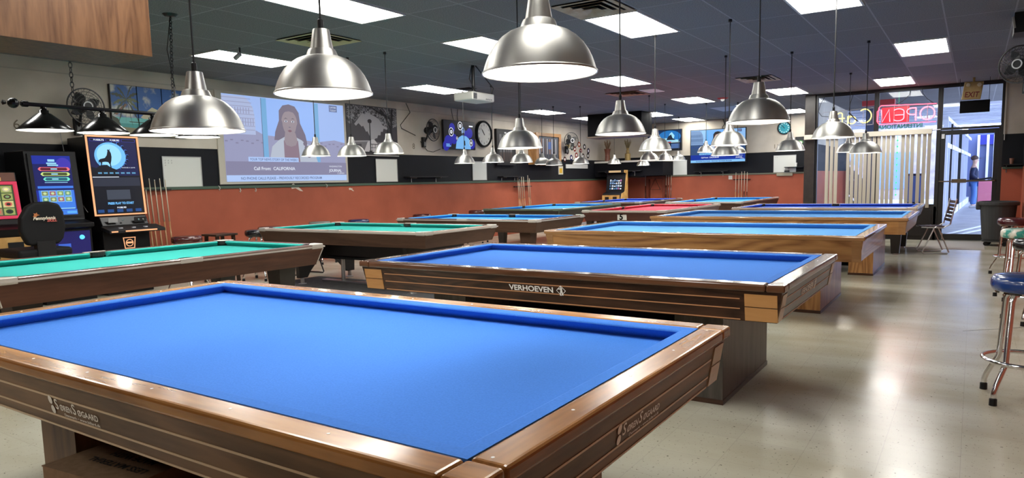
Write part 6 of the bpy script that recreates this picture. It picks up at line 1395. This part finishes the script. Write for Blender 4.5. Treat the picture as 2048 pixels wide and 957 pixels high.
# ------------------------------------------------------------------ PERSON outside
def skin_obj(name, verts, edges, radii, m, parent, sub=2, root=0):
    me = bpy.data.meshes.new(name); me.from_pydata(verts, edges, []); me.materials.append(m)
    o = bpy.data.objects.new(name, me); C.objects.link(o); o.parent = parent
    sk = o.modifiers.new('skin', 'SKIN'); sk.use_smooth_shade = True
    if not me.skin_vertices: me.skin_vertices.new()
    for i, (v, rr) in enumerate(zip(me.skin_vertices[0].data, radii)):
        v.radius = rr if isinstance(rr, tuple) else (rr, rr); v.use_root = (i == root)
    ss = o.modifiers.new('sub', 'SUBSURF'); ss.levels = sub; ss.render_levels = sub
    return o
pr_ = empty('person', (-0.02, 30.3, 0.075), 'man in a brown cap, navy jacket and jeans standing outside in profile', 'person')
SKIN = mat('skin', (0.55,0.34,0.25,1), 0.5); JK = mat('navy_jacket', (0.012,0.02,0.06,1), 0.8); JN = mat('jeans', (0.05,0.13,0.36,1), 0.8)
# faces +X (towards the right of the photo)
body_v = [(0,0,0.98),(0.0,0,1.15),(0.0,0,1.32),(-0.01,0,1.46),(0.0,0,1.54),(0.02,0,1.62),(0.03,0,1.70),(0.025,0,1.77),
          (-0.01,-0.16,1.43),(-0.05,-0.22,1.17),(0.14,-0.20,1.02),(0.22,-0.17,1.01),(-0.01,0.16,1.43),(-0.05,0.22,1.17),(0.14,0.20,1.02),(0.22,0.17,1.01),
          (0,-0.09,0.92),(0.02,-0.10,0.50),(-0.02,-0.10,0.09),(0.13,-0.11,0.03),(0,0.09,0.92),(0.05,0.10,0.50),(0.03,0.10,0.09),(0.18,0.11,0.03)]
body_e = [(0,1),(1,2),(2,3),(3,4),(4,5),(5,6),(6,7),(3,8),(8,9),(9,10),(10,11),(3,12),(12,13),(13,14),(14,15),(0,16),(16,17),(17,18),(18,19),(0,20),(20,21),(21,22),(22,23)]
body_r = [(0.13,0.11),(0.14,0.12),(0.15,0.12),(0.11,0.09),0.055,(0.075,0.085),(0.09,0.10),(0.07,0.08),0.05,0.042,0.032,0.03,0.05,0.042,0.032,0.03,0.085,0.055,0.04,0.03,0.085,0.055,0.04,0.03]
bdy = skin_obj('body', body_v, body_e, body_r, SKIN, pr_)
jv = [(0,0,0.92),(0.01,0,1.10),(0.01,0,1.30),(-0.01,0,1.45),(-0.01,-0.17,1.42),(-0.06,-0.23,1.17),(0.12,-0.205,1.025),(-0.01,0.17,1.42),(-0.06,0.23,1.17),(0.12,0.205,1.025)]
skin_obj('jacket', jv, [(0,1),(1,2),(2,3),(3,4),(4,5),(5,6),(3,7),(7,8),(8,9)], [(0.17,0.15),(0.18,0.16),(0.18,0.15),(0.12,0.10),0.08,0.07,0.055,0.08,0.07,0.055], JK, pr_)
skin_obj('trousers', [(0,0,0.95),(0,-0.09,0.88),(0.02,-0.10,0.50),(-0.02,-0.10,0.10),(0,0.09,0.88),(0.05,0.10,0.50),(0.03,0.10,0.10)], [(0,1),(1,2),(2,3),(0,4),(4,5),(5,6)], [(0.15,0.13),0.11,0.085,0.075,0.11,0.085,0.075], JN, pr_)
cp = MB().sphere((0.02+0,0,1.775),0.112,18,10,(1.05,0.92,0.85)); cp.prism([(0.09,-0.075,1.765),(0.215,-0.05,1.755),(0.235,0.0,1.755),(0.215,0.05,1.755),(0.09,0.075,1.765)],(0,0,0.014))
c_ = bpy.data.objects
cap = MB(); cap.v = cp.v; cap.f = cp.f; cap.mi = cp.mi; cap.v = [(x-0.02+pr_.location.x+0.0, y+pr_.location.y, z+pr_.location.z) for x,y,z in cap.v]; cap.build('cap', mat('cap_brown', (0.07,0.04,0.03,1), 0.8), pr_, smooth=False)
def lp(mb): mb.v = [(x+pr_.location.x, y+pr_.location.y, z+pr_.location.z) for x,y,z in mb.v]; return mb
lp(MB().add([(0.115,-0.012,1.665),(0.115,0.012,1.665),(0.145,0,1.655),(0.115,0,1.705)],[(0,1,2),(0,2,3),(1,3,2),(0,3,1)])).build('nose', SKIN, bdy)
lp(MB().sphere((0.01,-0.095,1.67),0.022,8,6,(1,0.4,1.3))).build('ear', SKIN, bdy)
for y in (-0.045,0.045): lp(MB().sphere((0.105,y*0.8,1.70),0.010,8,6)).build('eye', BLACK, bdy)
for (x, y) in ((-0.02,-0.10),(0.03,0.10)): lp(MB().box(x-0.09,y-0.05,0.0,x+0.19,y+0.05,0.085)).build('shoe', M3(160,160,165), pr_, bevel=0.03, seg=3)
for sy in (-1,1):
    for k in range(4):
        lp(MB().tube([(0.22,sy*0.17+(-0.024+0.016*k),1.02),(0.265,sy*0.165+(-0.024+0.016*k),1.01),(0.28-0.004*abs(k-1),sy*0.16+(-0.024+0.016*k),0.985)],[0.010,0.009,0.007],6)).build('finger', SKIN, bdy, smooth=True)
    lp(MB().tube([(0.20,sy*0.15,1.03),(0.235,sy*0.13,1.045),(0.255,sy*0.125,1.03)],[0.011,0.010,0.008],6)).build('thumb', SKIN, bdy, smooth=True)
o = MB().tube([(-0.28,30.00,1.03),(-0.1,30.00,1.05),(0.25,30.00,1.10),(0.50,30.00,1.14),(0.55,30.00,1.02)],0.035,8).build('cue_case', BLACK); tag(o, 'long dark case held level by the man outside', 'case')

o = MB().prism([(-0.03,7.06,0.0002),(0.60,7.62,0.0002),(0.60,7.632,0.0002),(-0.03,7.068,0.0002),(0.21,6.76,0.0002),(0.216,6.76,0.0002)][:4], (0,0,0.001)).build('floor_crack', M3(60,56,48)); tag(o, 'long dark crack line in the floor tiles left of the black stool', 'crack')
